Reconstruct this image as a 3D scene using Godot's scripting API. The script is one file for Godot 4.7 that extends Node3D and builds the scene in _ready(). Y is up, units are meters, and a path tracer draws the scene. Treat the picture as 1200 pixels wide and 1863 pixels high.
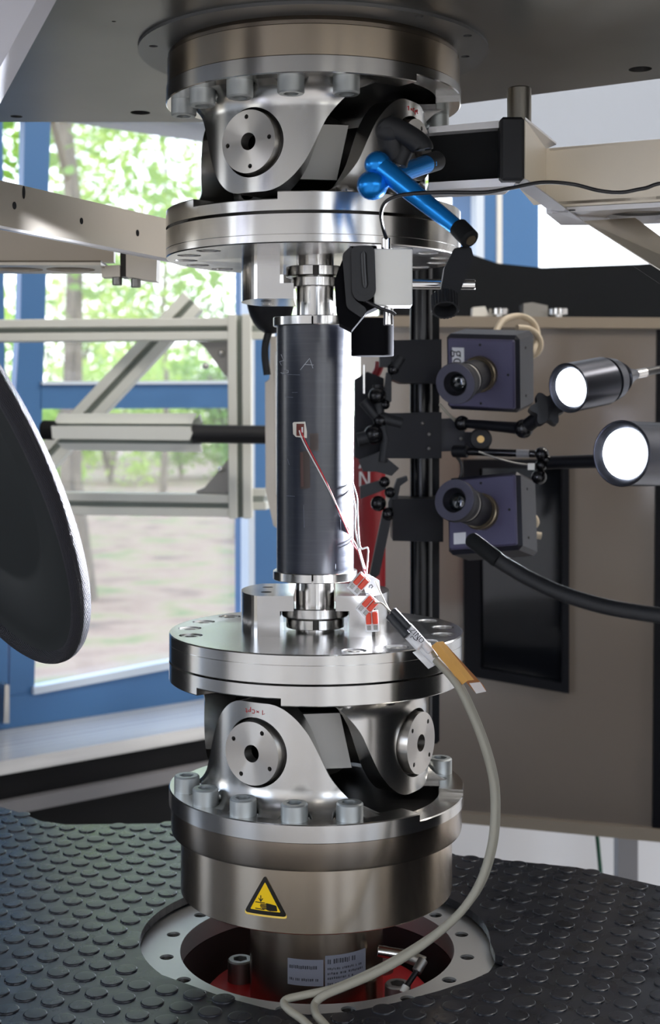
extends Node3D
# A universal-joint load string of a test machine: measured sizes in metres, y up, origin on the column axis at the floor ring.
const F := 2500.0      # focal length in pixels of the 1200 x 1863 frame
const EYE := 0.5106    # height of the eye above the floor ring
const D := 1.3158      # eye to column axis
const CXW := 0.0142    # eye to the right of the column axis
const HY := 750.0      # the horizon's row

class M:
	var v := PackedVector3Array()
	var n := PackedVector3Array()
	var t := PackedVector2Array()
	func tri(a: Vector3, b: Vector3, c: Vector3, na: Vector3, nb: Vector3, nc: Vector3, ua := Vector2.ZERO, ub := Vector2.ZERO, uc := Vector2.ZERO) -> void:
		if (c - a).cross(b - a).dot(na + nb + nc) < 0.0:
			v.append_array([a, c, b]); n.append_array([na, nc, nb]); t.append_array([ua, uc, ub])
		else:
			v.append_array([a, b, c]); n.append_array([na, nb, nc]); t.append_array([ua, ub, uc])
	func quad(a: Vector3, b: Vector3, c: Vector3, d: Vector3, nn: Vector3, uv: Array = [Vector2(0, 0), Vector2(1, 0), Vector2(1, 1), Vector2(0, 1)]) -> void:
		tri(a, b, c, nn, nn, nn, uv[0], uv[1], uv[2])
		tri(a, c, d, nn, nn, nn, uv[0], uv[2], uv[3])
	func flat(pts: Array, out: Vector3) -> void:   # a convex or plain polygon facing out
		var nn := Vector3.ZERO
		for i in range(pts.size()):
			nn += (pts[i] - pts[0]).cross(pts[(i + 1) % pts.size()] - pts[0])
		nn = nn.normalized()
		if nn.dot(out) < 0.0: nn = -nn
		var e1: Vector3 = (pts[1] - pts[0]).normalized()
		var e2 := nn.cross(e1)
		var flat2 := PackedVector2Array()
		for p in pts: flat2.append(Vector2((p - pts[0]).dot(e1), (p - pts[0]).dot(e2)))
		var ix := Geometry2D.triangulate_polygon(flat2)
		for k in range(0, ix.size(), 3):
			tri(pts[ix[k]], pts[ix[k + 1]], pts[ix[k + 2]], nn, nn, nn, flat2[ix[k]], flat2[ix[k + 1]], flat2[ix[k + 2]])
	func mesh() -> ArrayMesh:
		var a := []
		a.resize(Mesh.ARRAY_MAX)
		a[Mesh.ARRAY_VERTEX] = v; a[Mesh.ARRAY_NORMAL] = n; a[Mesh.ARRAY_TEX_UV] = t
		var am := ArrayMesh.new()
		am.add_surface_from_arrays(Mesh.PRIMITIVE_TRIANGLES, a)
		return am

var mats := {}
var names := {}

# ---------------------------------------------------------------- points
func P(px: float, py: float, d: float) -> Vector3:      # the point seen at a pixel, at a given distance in front of the eye
	return Vector3(CXW + (px - 600.0) * d / F, EYE - (py - HY) * d / F, D - d)
func PY(px: float, py: float, y: float) -> Vector3:      # the same on a level plane
	return P(px, py, (EYE - y) * F / (py - HY))
func polar(r: float, deg: float, y := 0.0) -> Vector3:   # 0 degrees points at the eye, positive to the right
	var a := deg_to_rad(deg)
	return Vector3(r * sin(a), y, r * cos(a))

# ---------------------------------------------------------------- shapes
func lathe(m: M, prof: Array, xf := Transform3D(), seg := 64, a0 := 0.0, a1 := TAU, flip := false) -> void:
	# prof: Vector2(radius, height), going up on the outside; sharp corners stay sharp
	var k := prof.size()
	var fn := []
	for i in range(k - 1):
		var dd: Vector2 = prof[i + 1] - prof[i]
		fn.append(Vector2(dd.y, -dd.x).normalized() * (-1.0 if flip else 1.0))
	var run := 0.0
	for i in range(k - 1):
		var na: Vector2 = fn[i]
		var nb: Vector2 = fn[i]
		if i > 0 and fn[i - 1].dot(fn[i]) > 0.82: na = (fn[i - 1] + fn[i]).normalized()
		if i < k - 2 and fn[i + 1].dot(fn[i]) > 0.82: nb = (fn[i + 1] + fn[i]).normalized()
		var pa: Vector2 = prof[i]
		var pb: Vector2 = prof[i + 1]
		var ln := pa.distance_to(pb)
		if ln < 1e-7: continue
		for j in range(seg):
			var t0: float = lerp(a0, a1, float(j) / seg)
			var t1: float = lerp(a0, a1, float(j + 1) / seg)
			var c0 := Vector3(sin(t0), 0, cos(t0))
			var c1 := Vector3(sin(t1), 0, cos(t1))
			var q := [c0 * pa.x + Vector3(0, pa.y, 0), c1 * pa.x + Vector3(0, pa.y, 0), c1 * pb.x + Vector3(0, pb.y, 0), c0 * pb.x + Vector3(0, pb.y, 0)]
			var w := [c0 * na.x + Vector3(0, na.y, 0), c1 * na.x + Vector3(0, na.y, 0), c1 * nb.x + Vector3(0, nb.y, 0), c0 * nb.x + Vector3(0, nb.y, 0)]
			var u := [Vector2(t0, run * 10), Vector2(t1, run * 10), Vector2(t1, (run + ln) * 10), Vector2(t0, (run + ln) * 10)]
			for z in range(4):
				q[z] = xf * q[z]; w[z] = (xf.basis * w[z]).normalized()
			if pa.x > 1e-6: m.tri(q[0], q[1], q[2], w[0], w[1], w[2], u[0], u[1], u[2])
			if pb.x > 1e-6: m.tri(q[0], q[2], q[3], w[0], w[2], w[3], u[0], u[2], u[3])
		run += ln
func cyl(m: M, a: Vector3, b: Vector3, r: float, seg := 24, bev := 0.0, r2 := -1.0) -> void:
	if r2 < 0.0: r2 = r
	var h := a.distance_to(b)
	var xf := along(a, b)
	if bev > 0.0: lathe(m, [Vector2(0, 0), Vector2(r - bev, 0), Vector2(r, bev), Vector2(r2, h - bev), Vector2(r2 - bev, h), Vector2(0, h)], xf, seg)
	else: lathe(m, [Vector2(0, 0), Vector2(r, 0), Vector2(r2, h), Vector2(0, h)], xf, seg)
func along(a: Vector3, b: Vector3) -> Transform3D:       # y runs from a to b
	var y := (b - a).normalized()
	var x := y.cross(Vector3(0, 0, 1) if absf(y.z) < 0.9 else Vector3(1, 0, 0)).normalized()
	return Transform3D(Basis(x, y, x.cross(y)), a)
func ball(m: M, c: Vector3, r: float, seg := 20, sc := Vector3.ONE, bas := Basis()) -> void:
	var prof := []
	for i in range(13): prof.append(Vector2(r * sin(PI * i / 12.0), -r * cos(PI * i / 12.0)))
	lathe(m, prof, Transform3D(bas * Basis.from_scale(sc), c), seg)
func ext(m: M, pts: Array, vec: Vector3) -> void:        # a polygon pushed along a vector
	var c := Vector3.ZERO
	for p in pts: c += p
	c /= pts.size()
	m.flat(pts, -vec)
	var far := []
	for p in pts: far.append(p + vec)
	m.flat(far, vec)
	var area := Vector3.ZERO
	for i in range(pts.size()): area += (pts[i] - c).cross(pts[(i + 1) % pts.size()] - c)
	var s := -1.0 if area.dot(vec) > 0.0 else 1.0
	for i in range(pts.size()):
		var a: Vector3 = pts[i]
		var b: Vector3 = pts[(i + 1) % pts.size()]
		if a.distance_to(b) < 1e-7: continue
		m.quad(a, b, b + vec, a + vec, (vec.cross(b - a) * s).normalized())
func box(m: M, c: Vector3, size: Vector3, bev := 0.0, bas := Basis()) -> void:
	if bev <= 0.0: bev = 0.0001
	var h := size / 2.0
	var xf := Transform3D(bas, c)
	for ax in range(3):
		for s in [-1.0, 1.0]:
			var u := (ax + 1) % 3
			var w := (ax + 2) % 3
			var q := []
			for k in [[-1, -1], [1, -1], [1, 1], [-1, 1]]:
				var p := Vector3.ZERO
				p[ax] = s * h[ax]; p[u] = k[0] * (h[u] - bev); p[w] = k[1] * (h[w] - bev)
				q.append(xf * p)
			var nn := Vector3.ZERO
			nn[ax] = s
			m.quad(q[0], q[1], q[2], q[3], bas * nn)
			for s2 in [-1.0, 1.0]:                        # one chamfer per edge pair
				var e := []
				for k in [[0, -1], [0, 1], [1, 1], [1, -1]]:
					var p := Vector3.ZERO
					p[ax] = s * (h[ax] - (bev if k[0] else 0.0)); p[u] = s2 * (h[u] - (0.0 if k[0] else bev)); p[w] = k[1] * (h[w] - bev)
					e.append(xf * p)
				var ne := Vector3.ZERO
				ne[ax] = s; ne[u] = s2
				m.quad(e[0], e[1], e[2], e[3], (bas * ne).normalized())
	for sx in [-1.0, 1.0]:
		for sy in [-1.0, 1.0]:
			for sz in [-1.0, 1.0]:
				var g := Vector3(sx, sy, sz)
				var nn := (bas * g).normalized()
				m.tri(xf * (g * (h - Vector3(0, bev, bev))), xf * (g * (h - Vector3(bev, 0, bev))), xf * (g * (h - Vector3(bev, bev, 0))), nn, nn, nn)
func bar(m: M, a: Vector3, b: Vector3, w: float, t: float, bev := 0.001, up := Vector3.UP) -> void:   # a box from a to b: w along «up», t across
	var x := (b - a).normalized()
	var z := x.cross(up).normalized()
	box(m, (a + b) / 2.0, Vector3(a.distance_to(b), w, t), bev, Basis(x, z.cross(x), z))
func spline(pts: Array, step := 8) -> Array:
	var out := []
	for i in range(pts.size() - 1):
		var p0: Vector3 = pts[maxi(i - 1, 0)]
		var p1: Vector3 = pts[i]
		var p2: Vector3 = pts[i + 1]
		var p3: Vector3 = pts[mini(i + 2, pts.size() - 1)]
		for k in range(step):
			var u := float(k) / step
			out.append(0.5 * ((2.0 * p1) + (p2 - p0) * u + (2.0 * p0 - 5.0 * p1 + 4.0 * p2 - p3) * u * u + (3.0 * p1 - p0 - 3.0 * p2 + p3) * u * u * u))
	out.append(pts[-1])
	return out
func tube(m: M, path: Array, r, seg := 10, cap := true) -> void:    # r: a number or a Callable of 0..1
	var rings := []
	var x := Vector3.ZERO
	var nr := path.size()
	for i in range(nr):
		var tg: Vector3 = (path[mini(i + 1, nr - 1)] - path[maxi(i - 1, 0)]).normalized()
		if i == 0: x = tg.cross(Vector3.UP if absf(tg.y) < 0.9 else Vector3.RIGHT).normalized()
		else: x = (x - tg * x.dot(tg)).normalized()
		var y := tg.cross(x)
		var rr: float = r.call(float(i) / (nr - 1)) if r is Callable else r
		var ring := []
		for j in range(seg + 1):
			var a := TAU * j / seg
			var dd := x * cos(a) + y * sin(a)
			ring.append([path[i] + dd * rr, dd])
		rings.append(ring)
	for i in range(nr - 1):
		for j in range(seg):
			var a = rings[i][j]
			var b = rings[i][j + 1]
			var c = rings[i + 1][j + 1]
			var e = rings[i + 1][j]
			var u0 := float(j) / seg
			var u1 := float(j + 1) / seg
			m.tri(a[0], b[0], c[0], a[1], b[1], c[1], Vector2(u0, i), Vector2(u1, i), Vector2(u1, i + 1))
			m.tri(a[0], c[0], e[0], a[1], c[1], e[1], Vector2(u0, i), Vector2(u1, i + 1), Vector2(u0, i + 1))
	if cap:
		for e in [0, nr - 1]:
			var nn: Vector3 = (path[e] - path[1 if e == 0 else nr - 2]).normalized()
			for j in range(seg): m.tri(path[e], rings[e][j][0], rings[e][j + 1][0], nn, nn, nn)
func circle2(c: Vector2, r: float, k: int, ph := 0.0) -> PackedVector2Array:
	var o := PackedVector2Array()
	for i in range(k): o.append(c + Vector2(cos(TAU * i / k + ph), sin(TAU * i / k + ph)) * r)
	return o
func holed(outline: PackedVector2Array, holes: Array, fill := 0.0) -> Array:   # [points, triangle indices] of an outline with holes, with points strewn every «fill»
	var pts := outline.duplicate()
	for h in holes: pts.append_array(h)
	if fill > 0.0:
		var lo := outline[0]
		var hi := outline[0]
		for p in outline: lo = lo.min(p); hi = hi.max(p)
		var row := 0
		var y := lo.y + fill * 0.5
		while y < hi.y:
			var x := lo.x + fill * (0.25 if row % 2 else 0.75)
			while x < hi.x:
				var p := Vector2(x, y)
				var ok := Geometry2D.is_point_in_polygon(p, outline)
				for ring in [outline] + holes:
					if not ok: break
					if ring != outline and Geometry2D.is_point_in_polygon(p, ring): ok = false
					for q in ring:
						if q.distance_squared_to(p) < fill * fill * 0.3: ok = false; break
				if ok: pts.append(p)
				x += fill
			y += fill * 0.866
			row += 1
	var ix := Geometry2D.triangulate_delaunay(pts)
	var keep := PackedInt32Array()
	for k in range(0, ix.size(), 3):
		var c := (pts[ix[k]] + pts[ix[k + 1]] + pts[ix[k + 2]]) / 3.0
		var ok := Geometry2D.is_point_in_polygon(c, outline)
		for h in holes: ok = ok and not Geometry2D.is_point_in_polygon(c, h)
		if ok: keep.append_array([ix[k], ix[k + 1], ix[k + 2]])
	return [pts, keep]
func plate(m: M, outline: PackedVector2Array, holes: Array, xf: Transform3D, h: float, polar_uv := false, soft := false) -> void:
	# outline in the local x, z plane, from local y = 0 up to h; holes go right through
	var hh := holed(outline, holes)
	var pts: PackedVector2Array = hh[0]
	for k in range(0, hh[1].size(), 3):
		for top in [0, 1]:
			var q := []
			var u := []
			var a0 := 0.0
			for z in range(3):
				var p: Vector2 = pts[hh[1][k + z]]
				q.append(xf * Vector3(p.x, h * top, p.y))
				var a := p.angle()
				if z == 0: a0 = a
				elif a - a0 > PI: a -= TAU
				elif a - a0 < -PI: a += TAU
				u.append(Vector2(a, p.length() * 10.0) if polar_uv else p * 10.0)
			var nn := xf.basis.y.normalized() * (1.0 if top else -1.0)
			m.tri(q[0], q[1], q[2], nn, nn, nn, u[0], u[1], u[2])
	for ring in [outline] + holes:
		var c := Vector2.ZERO
		for p in ring: c += p
		c /= ring.size()
		var sgn := 1.0 if ring == outline else -1.0
		for i in range(ring.size()):
			var a: Vector2 = ring[i]
			var b: Vector2 = ring[(i + 1) % ring.size()]
			var e := (b - a).normalized()
			var nn := Vector2(e.y, -e.x)
			if Geometry2D.is_polygon_clockwise(ring): nn = -nn
			nn *= sgn
			var na := nn
			var nb := nn
			if soft or ring != outline:
				na = (a - c).normalized() * sgn; nb = (b - c).normalized() * sgn
			var q0 := xf * Vector3(a.x, 0, a.y)
			var q1 := xf * Vector3(b.x, 0, b.y)
			var q2 := xf * Vector3(b.x, h, b.y)
			var q3 := xf * Vector3(a.x, h, a.y)
			var va := (xf.basis * Vector3(na.x, 0, na.y)).normalized()
			var vb := (xf.basis * Vector3(nb.x, 0, nb.y)).normalized()
			m.tri(q0, q1, q2, va, vb, vb, Vector2(i, 0), Vector2(i + 1, 0), Vector2(i + 1, 1))
			m.tri(q0, q2, q3, va, vb, va, Vector2(i, 0), Vector2(i + 1, 1), Vector2(i, 1))

# ---------------------------------------------------------------- nodes
func numbered(called: String) -> String:
	var k: int = names.get(called, -1) + 1
	names[called] = k
	return called if k == 0 else "%s_%03d" % [called, k]
func tag(o: Node, label: String, category: String, group := "", kind := "") -> Node:
	if label: o.set_meta("label", label)
	if category: o.set_meta("category", category)
	if group: o.set_meta("group", group)
	if kind: o.set_meta("kind", kind)
	return o
func thing(called: String, label: String, category: String, at: Vector3, group := "") -> Node3D:
	var o := Node3D.new()
	o.name = numbered(called)
	add_child(o)
	o.position = at
	tag(o, label, category, group)
	return o
func part(called: String, m: M, mat: Material, parent: Node3D, label := "") -> MeshInstance3D:   # built in world places, hung under its thing
	var box_ := AABB(m.v[0], Vector3.ZERO)
	for p in m.v: box_ = box_.expand(p)
	var pivot := box_.position + Vector3(box_.size.x / 2, 0, box_.size.z / 2)
	for i in range(m.v.size()): m.v[i] -= pivot
	var o := MeshInstance3D.new()
	o.name = called
	o.mesh = m.mesh()
	o.material_override = null
	o.mesh.surface_set_material(0, mat)
	parent.add_child(o, true)
	var base := Vector3.ZERO
	var up: Node = parent
	while up is Node3D and up != self:
		base += up.position
		up = up.get_parent()
	o.position = pivot - base
	if label: o.set_meta("label", label)
	return o
func solo(called: String, m: M, mat: Material, label: String, category: String, group := "") -> MeshInstance3D:
	var o := part(numbered(called), m, mat, self)
	tag(o, label, category, group)
	return o
func struct(called: String, m: M, mat: Material, parent: Node3D = null) -> MeshInstance3D:
	var o := part(called, m, mat, parent if parent else self)
	if parent == null: o.set_meta("kind", "structure")
	return o
func letters(text: String, size: float, depth: float, xf: Transform3D, mat: Material, parent: Node3D, font := "Droid Sans", called := "lettering") -> MeshInstance3D:
	var tm := TextMesh.new()
	tm.text = text
	var f := SystemFont.new()
	f.font_names = PackedStringArray([font])
	tm.font = f
	tm.font_size = 64
	tm.pixel_size = size / 64.0
	tm.depth = depth
	tm.material = mat
	var o := MeshInstance3D.new()
	o.name = called
	o.mesh = tm
	parent.add_child(o, true)
	var base := Vector3.ZERO
	var up: Node = parent
	while up is Node3D and up != self:
		base += up.position
		up = up.get_parent()
	o.transform = Transform3D(xf.basis, xf.origin - base)
	return o

# ---------------------------------------------------------------- materials
func noise_tex(freq: float, size := 512, stretch := Vector2.ONE, lo := 0.0, hi := 1.0, oct := 4, sd := 1, ramp: Array = []) -> ImageTexture:
	var nz := FastNoiseLite.new()
	nz.seed = sd
	nz.frequency = freq
	nz.fractal_octaves = oct
	nz.noise_type = FastNoiseLite.TYPE_SIMPLEX
	var im := Image.create(size, size, false, Image.FORMAT_RGB8)
	for y in range(size):
		for x in range(size):
			var a := float(x) / size * TAU
			var b := float(y) / size
			var q := nz.get_noise_3d(cos(a) * stretch.x * size / TAU, sin(a) * stretch.x * size / TAU, y * stretch.y)
			var q2 := nz.get_noise_3d(cos(a) * stretch.x * size / TAU, sin(a) * stretch.x * size / TAU, (y - size) * stretch.y)
			var w := clampf((lerpf(q, q2, b * b * (3 - 2 * b)) * 0.9 + 0.5), 0.0, 1.0)
			if ramp.is_empty():
				var g := lerpf(lo, hi, w)
				im.set_pixel(x, y, Color(g, g, g))
			else:
				var k := w * (ramp.size() - 1)
				var i := mini(int(k), ramp.size() - 2)
				im.set_pixel(x, y, ramp[i].lerp(ramp[i + 1], k - i))
	return ImageTexture.create_from_image(im)
func mat(called: String, c: Color, rough := 0.5, metal := 0.0, extra := {}) -> StandardMaterial3D:
	var s := StandardMaterial3D.new()
	s.resource_name = called
	s.albedo_color = c
	s.roughness = rough
	s.metallic = metal
	for k in extra: s.set(k, extra[k])
	mats[called] = s
	return s
func rgb(r: float, g: float, b: float) -> Color:
	return Color(r / 255.0, g / 255.0, b / 255.0)

# ================================================================ camera, sky, lamps, materials
func _ready() -> void:
	var cam := Camera3D.new()
	cam.name = "camera"
	cam.projection = Camera3D.PROJECTION_FRUSTUM
	cam.near = 0.05
	cam.far = 300.0
	cam.size = 0.05 * 1863.0 / F
	cam.frustum_offset = Vector2(0.0, -0.05 * (931.5 - HY) / F)
	cam.position = Vector3(CXW, EYE, D)
	add_child(cam)
	cam.current = true
	var env := Environment.new()
	env.background_mode = Environment.BG_SKY
	var sky := Sky.new()
	var sm := ProceduralSkyMaterial.new()
	sm.sky_top_color = Color(0.72, 0.84, 1.0)
	sm.sky_horizon_color = Color(1.0, 1.0, 1.0)
	sm.ground_horizon_color = Color(0.8, 0.8, 0.76)
	sm.ground_bottom_color = Color(0.55, 0.52, 0.46)
	sm.sky_energy_multiplier = 1.0
	sm.sky_curve = 0.2
	sky.sky_material = sm
	env.sky = sky
	env.background_energy_multiplier = 2.7
	env.tonemap_mode = Environment.TONE_MAPPER_LINEAR
	env.tonemap_exposure = 1.65
	env.sdfgi_enabled = true
	env.ssao_enabled = true
	env.ssil_enabled = true
	var at := CameraAttributesPhysical.new()
	at.frustum_focal_length = 35.0
	at.frustum_focus_distance = 1.22
	at.exposure_aperture = 6.5
	var we := WorldEnvironment.new()
	we.name = "world_environment"
	we.environment = env
	we.camera_attributes = at
	add_child(we)
	make_materials()
	room_lamps()
	room()
	outside()
	machine_bed()
	build_column()
	upper_structure()
	aluminium_frame()
	enclosure()
	camera_rig()
	foreground()
	wiring()

func steel(called: String, c: Color, rough: float, aniso := 0.0) -> StandardMaterial3D:
	var s := mat(called, c, rough, 1.0)
	if aniso != 0.0:
		s.anisotropy_enabled = true
		s.anisotropy = aniso
	return s

func make_materials() -> void:
	var fine := noise_tex(0.05, 256, Vector2(0.35, 3.0), 0.75, 1.0, 4, 3)
	var turned := steel("turned steel", rgb(208, 206, 202), 0.25, -0.75)
	turned.roughness_texture = noise_tex(0.02, 256, Vector2(0.2, 4.0), 0.93, 1.0, 3, 5)
	turned.uv1_scale = Vector3(1.0 / TAU, 3.0, 1.0)
	turned.roughness = 0.22
	steel("milled steel", rgb(200, 198, 194), 0.3)
	steel("ear steel", rgb(205, 203, 199), 0.24, -0.7)
	steel("dark turned steel", rgb(160, 148, 134), 0.24, -0.7)
	steel("brown turned steel", rgb(205, 190, 170), 0.22, -0.7)
	steel("cap steel", rgb(200, 196, 190), 0.3, -0.8)
	steel("dull steel", rgb(150, 148, 144), 0.45)
	steel("bolt steel", rgb(190, 194, 193), 0.5)
	steel("chrome", rgb(220, 218, 215), 0.16)
	steel("raw steel", rgb(140, 136, 128), 0.42)
	steel("groove steel", rgb(60, 58, 56), 0.4)  # dark steel whose tone carries the shade of bores, holes and slots
	steel("nickel aluminium", rgb(208, 199, 184), 0.4)
	mats["nickel aluminium"].metallic = 0.65
	mats["nickel aluminium"].roughness_texture = noise_tex(0.02, 256, Vector2(1, 1), 0.8, 1.0, 4, 8)
	steel("bright aluminium", rgb(226, 225, 226), 0.35)
	mats["bright aluminium"].metallic = 0.5
	mat("crosshead paint", rgb(104, 103, 101), 0.34, 0.8)
	mats["crosshead paint"].roughness_texture = noise_tex(0.03, 256, Vector2.ONE, 0.92, 1.0, 4, 21)
	mat("crosshead ring", rgb(110, 110, 110), 0.42, 0.6)
	mat("brown web", rgb(120, 108, 92), 0.5)
	mat("arm aluminium", rgb(236, 226, 208), 0.42, 0.5)
	mat("lens face", rgb(54, 53, 68), 0.55)
	steel("jaw steel", rgb(205, 203, 200), 0.17)
	steel("ring steel", rgb(206, 206, 204), 0.42)
	mats["ring steel"].metallic = 0.8
	steel("rear aluminium", rgb(170, 160, 146), 0.34)
	mat("soft black", rgb(16, 16, 18), 0.9, 0.0, {"metallic_specular": 0.06})
	mat("pale bar", rgb(206, 206, 214), 0.5)
	mat("header black", rgb(16, 19, 23), 0.5, 0.0, {"metallic_specular": 0.3})
	mat("bright brass", rgb(206, 170, 110), 0.35, 0.6)
	mat("lamp shell", rgb(74, 76, 84), 0.26, 0.9)
	var bi := Image.create(64, 64, false, Image.FORMAT_RGB8)
	for y in range(64):
		for x in range(64):
			var g := 0.5 + 0.5 * sin(x * TAU / 8.0) * sin(y * TAU / 8.0 + (PI if int(x / 8) % 2 else 0.0))
			bi.set_pixel(x, y, Color(g, g, g))
	mat("braid", rgb(52, 50, 58), 0.5, 0.0, {"heightmap_enabled": true, "heightmap_texture": ImageTexture.create_from_image(bi), "heightmap_scale": 0.5})
	mat("dark hole", rgb(14, 14, 15), 0.8)  # near-black that stands in for the shade inside holes and sockets
	mat("anodised frame", rgb(224, 226, 219), 0.5, 0.1)
	mat("anodised groove shade", rgb(146, 154, 147), 0.6, 0.1)  # darker copy of the frame colour, with the grooves' shade painted in
	mat("black plastic", rgb(29, 30, 33), 0.5, 0.0, {"metallic_specular": 0.4})
	mat("bowl black", rgb(26, 29, 29), 0.55, 0.0, {"metallic_specular": 0.35})
	mat("black rubber", rgb(26, 27, 28), 0.7, 0.0, {"metallic_specular": 0.22})
	mat("black satin", rgb(15, 16, 21), 0.45, 0.0, {"metallic_specular": 0.3})
	mat("black gloss", rgb(12, 12, 16), 0.24, 0.0, {"metallic_specular": 0.45})
	mat("black anodised", rgb(30, 31, 40), 0.42, 0.0, {"metallic_specular": 0.4})
	mat("lens black", rgb(20, 20, 26), 0.5, 0.0, {"metallic_specular": 0.35})
	mat("camera housing", rgb(74, 71, 98), 0.5, 0.1)
	mat("lens glass", rgb(8, 14, 16), 0.05, 0.0, {"clearcoat_enabled": true, "clearcoat": 1.0, "clearcoat_roughness": 0.03})
	mat("lens brass", rgb(120, 108, 88), 0.3, 0.8)
	mat("white paper", rgb(226, 226, 228), 0.7)
	mat("ink", rgb(24, 22, 24), 0.7)
	mat("red ink", rgb(190, 40, 48), 0.6)
	mat("chalk", rgb(170, 174, 182), 0.8)
	mat("scratch grey", rgb(120, 126, 138), 0.8)
	var tb := mat("carbon tube", rgb(26, 29, 34), 0.3, 0.0, {"clearcoat_enabled": true, "clearcoat": 0.7, "clearcoat_roughness": 0.24})
	tb.roughness_texture = noise_tex(0.06, 512, Vector2(0.12, 2.2), 0.75, 1.0, 5, 11)
	tb.roughness = 0.42
	tb.albedo_texture = noise_tex(0.05, 512, Vector2(0.1, 2.6), 0.0, 1.0, 5, 12, [Color(0.74, 0.78, 0.86), Color(0.82, 0.85, 0.9), Color(0.86, 0.88, 0.92), Color(1.0, 1.0, 1.0)])
	tb.albedo_color = rgb(45, 48, 58)
	mat("blue anodised", rgb(28, 138, 226), 0.24, 0.7)
	mat("white box", rgb(222, 221, 215), 0.55)
	mat("window blue", rgb(64, 110, 160), 0.4)
	mat("lit bead and post edge", rgb(206, 218, 232), 0.4)  # pale tone carries the lit highlight of the glazing beads
	mat("sill stone", rgb(218, 220, 222), 0.2, 0.0, {"metallic_specular": 0.7})
	mats["sill stone"].albedo_texture = noise_tex(0.02, 256, Vector2(0.2, 3.0), 0.8, 1.0, 4, 31)
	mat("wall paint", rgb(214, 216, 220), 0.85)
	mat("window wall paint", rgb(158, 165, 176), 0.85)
	mat("ceiling paint", rgb(215, 215, 215), 0.9)
	mat("floor paint", rgb(196, 194, 194), 0.6)
	mat("dark panel", rgb(17, 18, 21), 0.6, 0.0, {"metallic_specular": 0.3})
	mat("grey rail", rgb(120, 120, 124), 0.5)
	mat("lamp diffuser", Color.WHITE, 0.5, 0.0, {"emission_enabled": true, "emission": Color(1, 0.98, 0.95), "emission_energy_multiplier": 1.6})  # glowing face of the unseen ceiling panels
	mat("led face", Color.WHITE, 0.5, 0.0, {"emission_enabled": true, "emission": Color(0.93, 0.96, 1.0), "emission_energy_multiplier": 14.0})
	mat("pane", Color(1, 1, 1, 0.06), 0.02, 0.0, {"transparency": BaseMaterial3D.TRANSPARENCY_ALPHA})
	var mt := mat("stud rubber", rgb(34, 36, 42), 0.42)
	mt.uv1_triplanar = true
	mt.uv1_world_triplanar = true
	mt.uv1_scale = Vector3(2.3, 2.3, 2.3)
	mt.roughness_texture = noise_tex(0.02, 512, Vector2.ONE, 0.62, 1.0, 5, 41)
	mt.roughness = 0.36
	mt.albedo_texture = noise_tex(0.015, 512, Vector2.ONE, 0.0, 1.0, 5, 42, [Color(0.7, 0.72, 0.75), Color(0.92, 0.94, 0.98), Color(1, 1, 1), Color(0.96, 0.95, 0.9)])
	mat("red paint", rgb(176, 24, 28), 0.4)
	mat("bottle red", rgb(132, 18, 28), 0.4)
	mat("pit dark", rgb(40, 26, 25), 0.6)
	mat("taupe panel", rgb(124, 114, 104), 0.16, 0.0, {"metallic_specular": 0.75})
	mat("taupe trim", rgb(150, 138, 122), 0.4)
	mat("dark glass", rgb(14, 16, 20), 0.08)
	mat("cable grey", rgb(150, 146, 132), 0.55)
	mat("hose cream", rgb(206, 190, 164), 0.5)
	mat("cable black", rgb(22, 21, 24), 0.35)
	mat("wire white", rgb(226, 224, 222), 0.5)
	mat("wire red", rgb(196, 36, 50), 0.45)
	mat("connector orange", rgb(226, 66, 34), 0.4)
	mat("tape orange", rgb(222, 168, 92), 0.35)
	mat("tape brown", rgb(166, 112, 74), 0.25)
	mat("clear film", Color(1, 1, 1, 0.35), 0.2, 0.0, {"transparency": BaseMaterial3D.TRANSPARENCY_ALPHA})
	mat("heat shrink", rgb(44, 46, 50), 0.45)
	mat("copper foil", rgb(112, 58, 50), 0.4, 0.2)
	mat("film foil", rgb(84, 60, 56), 0.4)
	mat("amber film", rgb(58, 45, 40), 0.3)
	mat("gauge white", rgb(226, 222, 210), 0.6)
	mat("bark", rgb(150, 134, 112), 0.9)
	mats["bark"].albedo_texture = noise_tex(0.03, 256, Vector2(2.0, 0.4), 0.6, 1.0, 4, 51)
	mat("green cord", rgb(10, 70, 50), 0.5)
	var gr := mat("woodland ground", Color.WHITE, 0.95)
	gr.uv1_triplanar = true
	gr.uv1_world_triplanar = true
	gr.uv1_scale = Vector3(0.2, 0.2, 0.2)
	gr.albedo_texture = noise_tex(0.012, 512, Vector2.ONE, 0.0, 1.0, 6, 61, [rgb(108, 84, 66), rgb(146, 114, 92), rgb(158, 128, 104), rgb(140, 126, 84), rgb(110, 116, 66)])
	var k := 0
	for c in [rgb(112, 142, 54), rgb(144, 168, 68), rgb(168, 184, 98), rgb(92, 120, 54)]:
		mat("leaf_%d" % k, c, 0.6, 0.0, {"backlight_enabled": true, "backlight": c * 1.2, "cull_mode": BaseMaterial3D.CULL_DISABLED})
		k += 1

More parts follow.
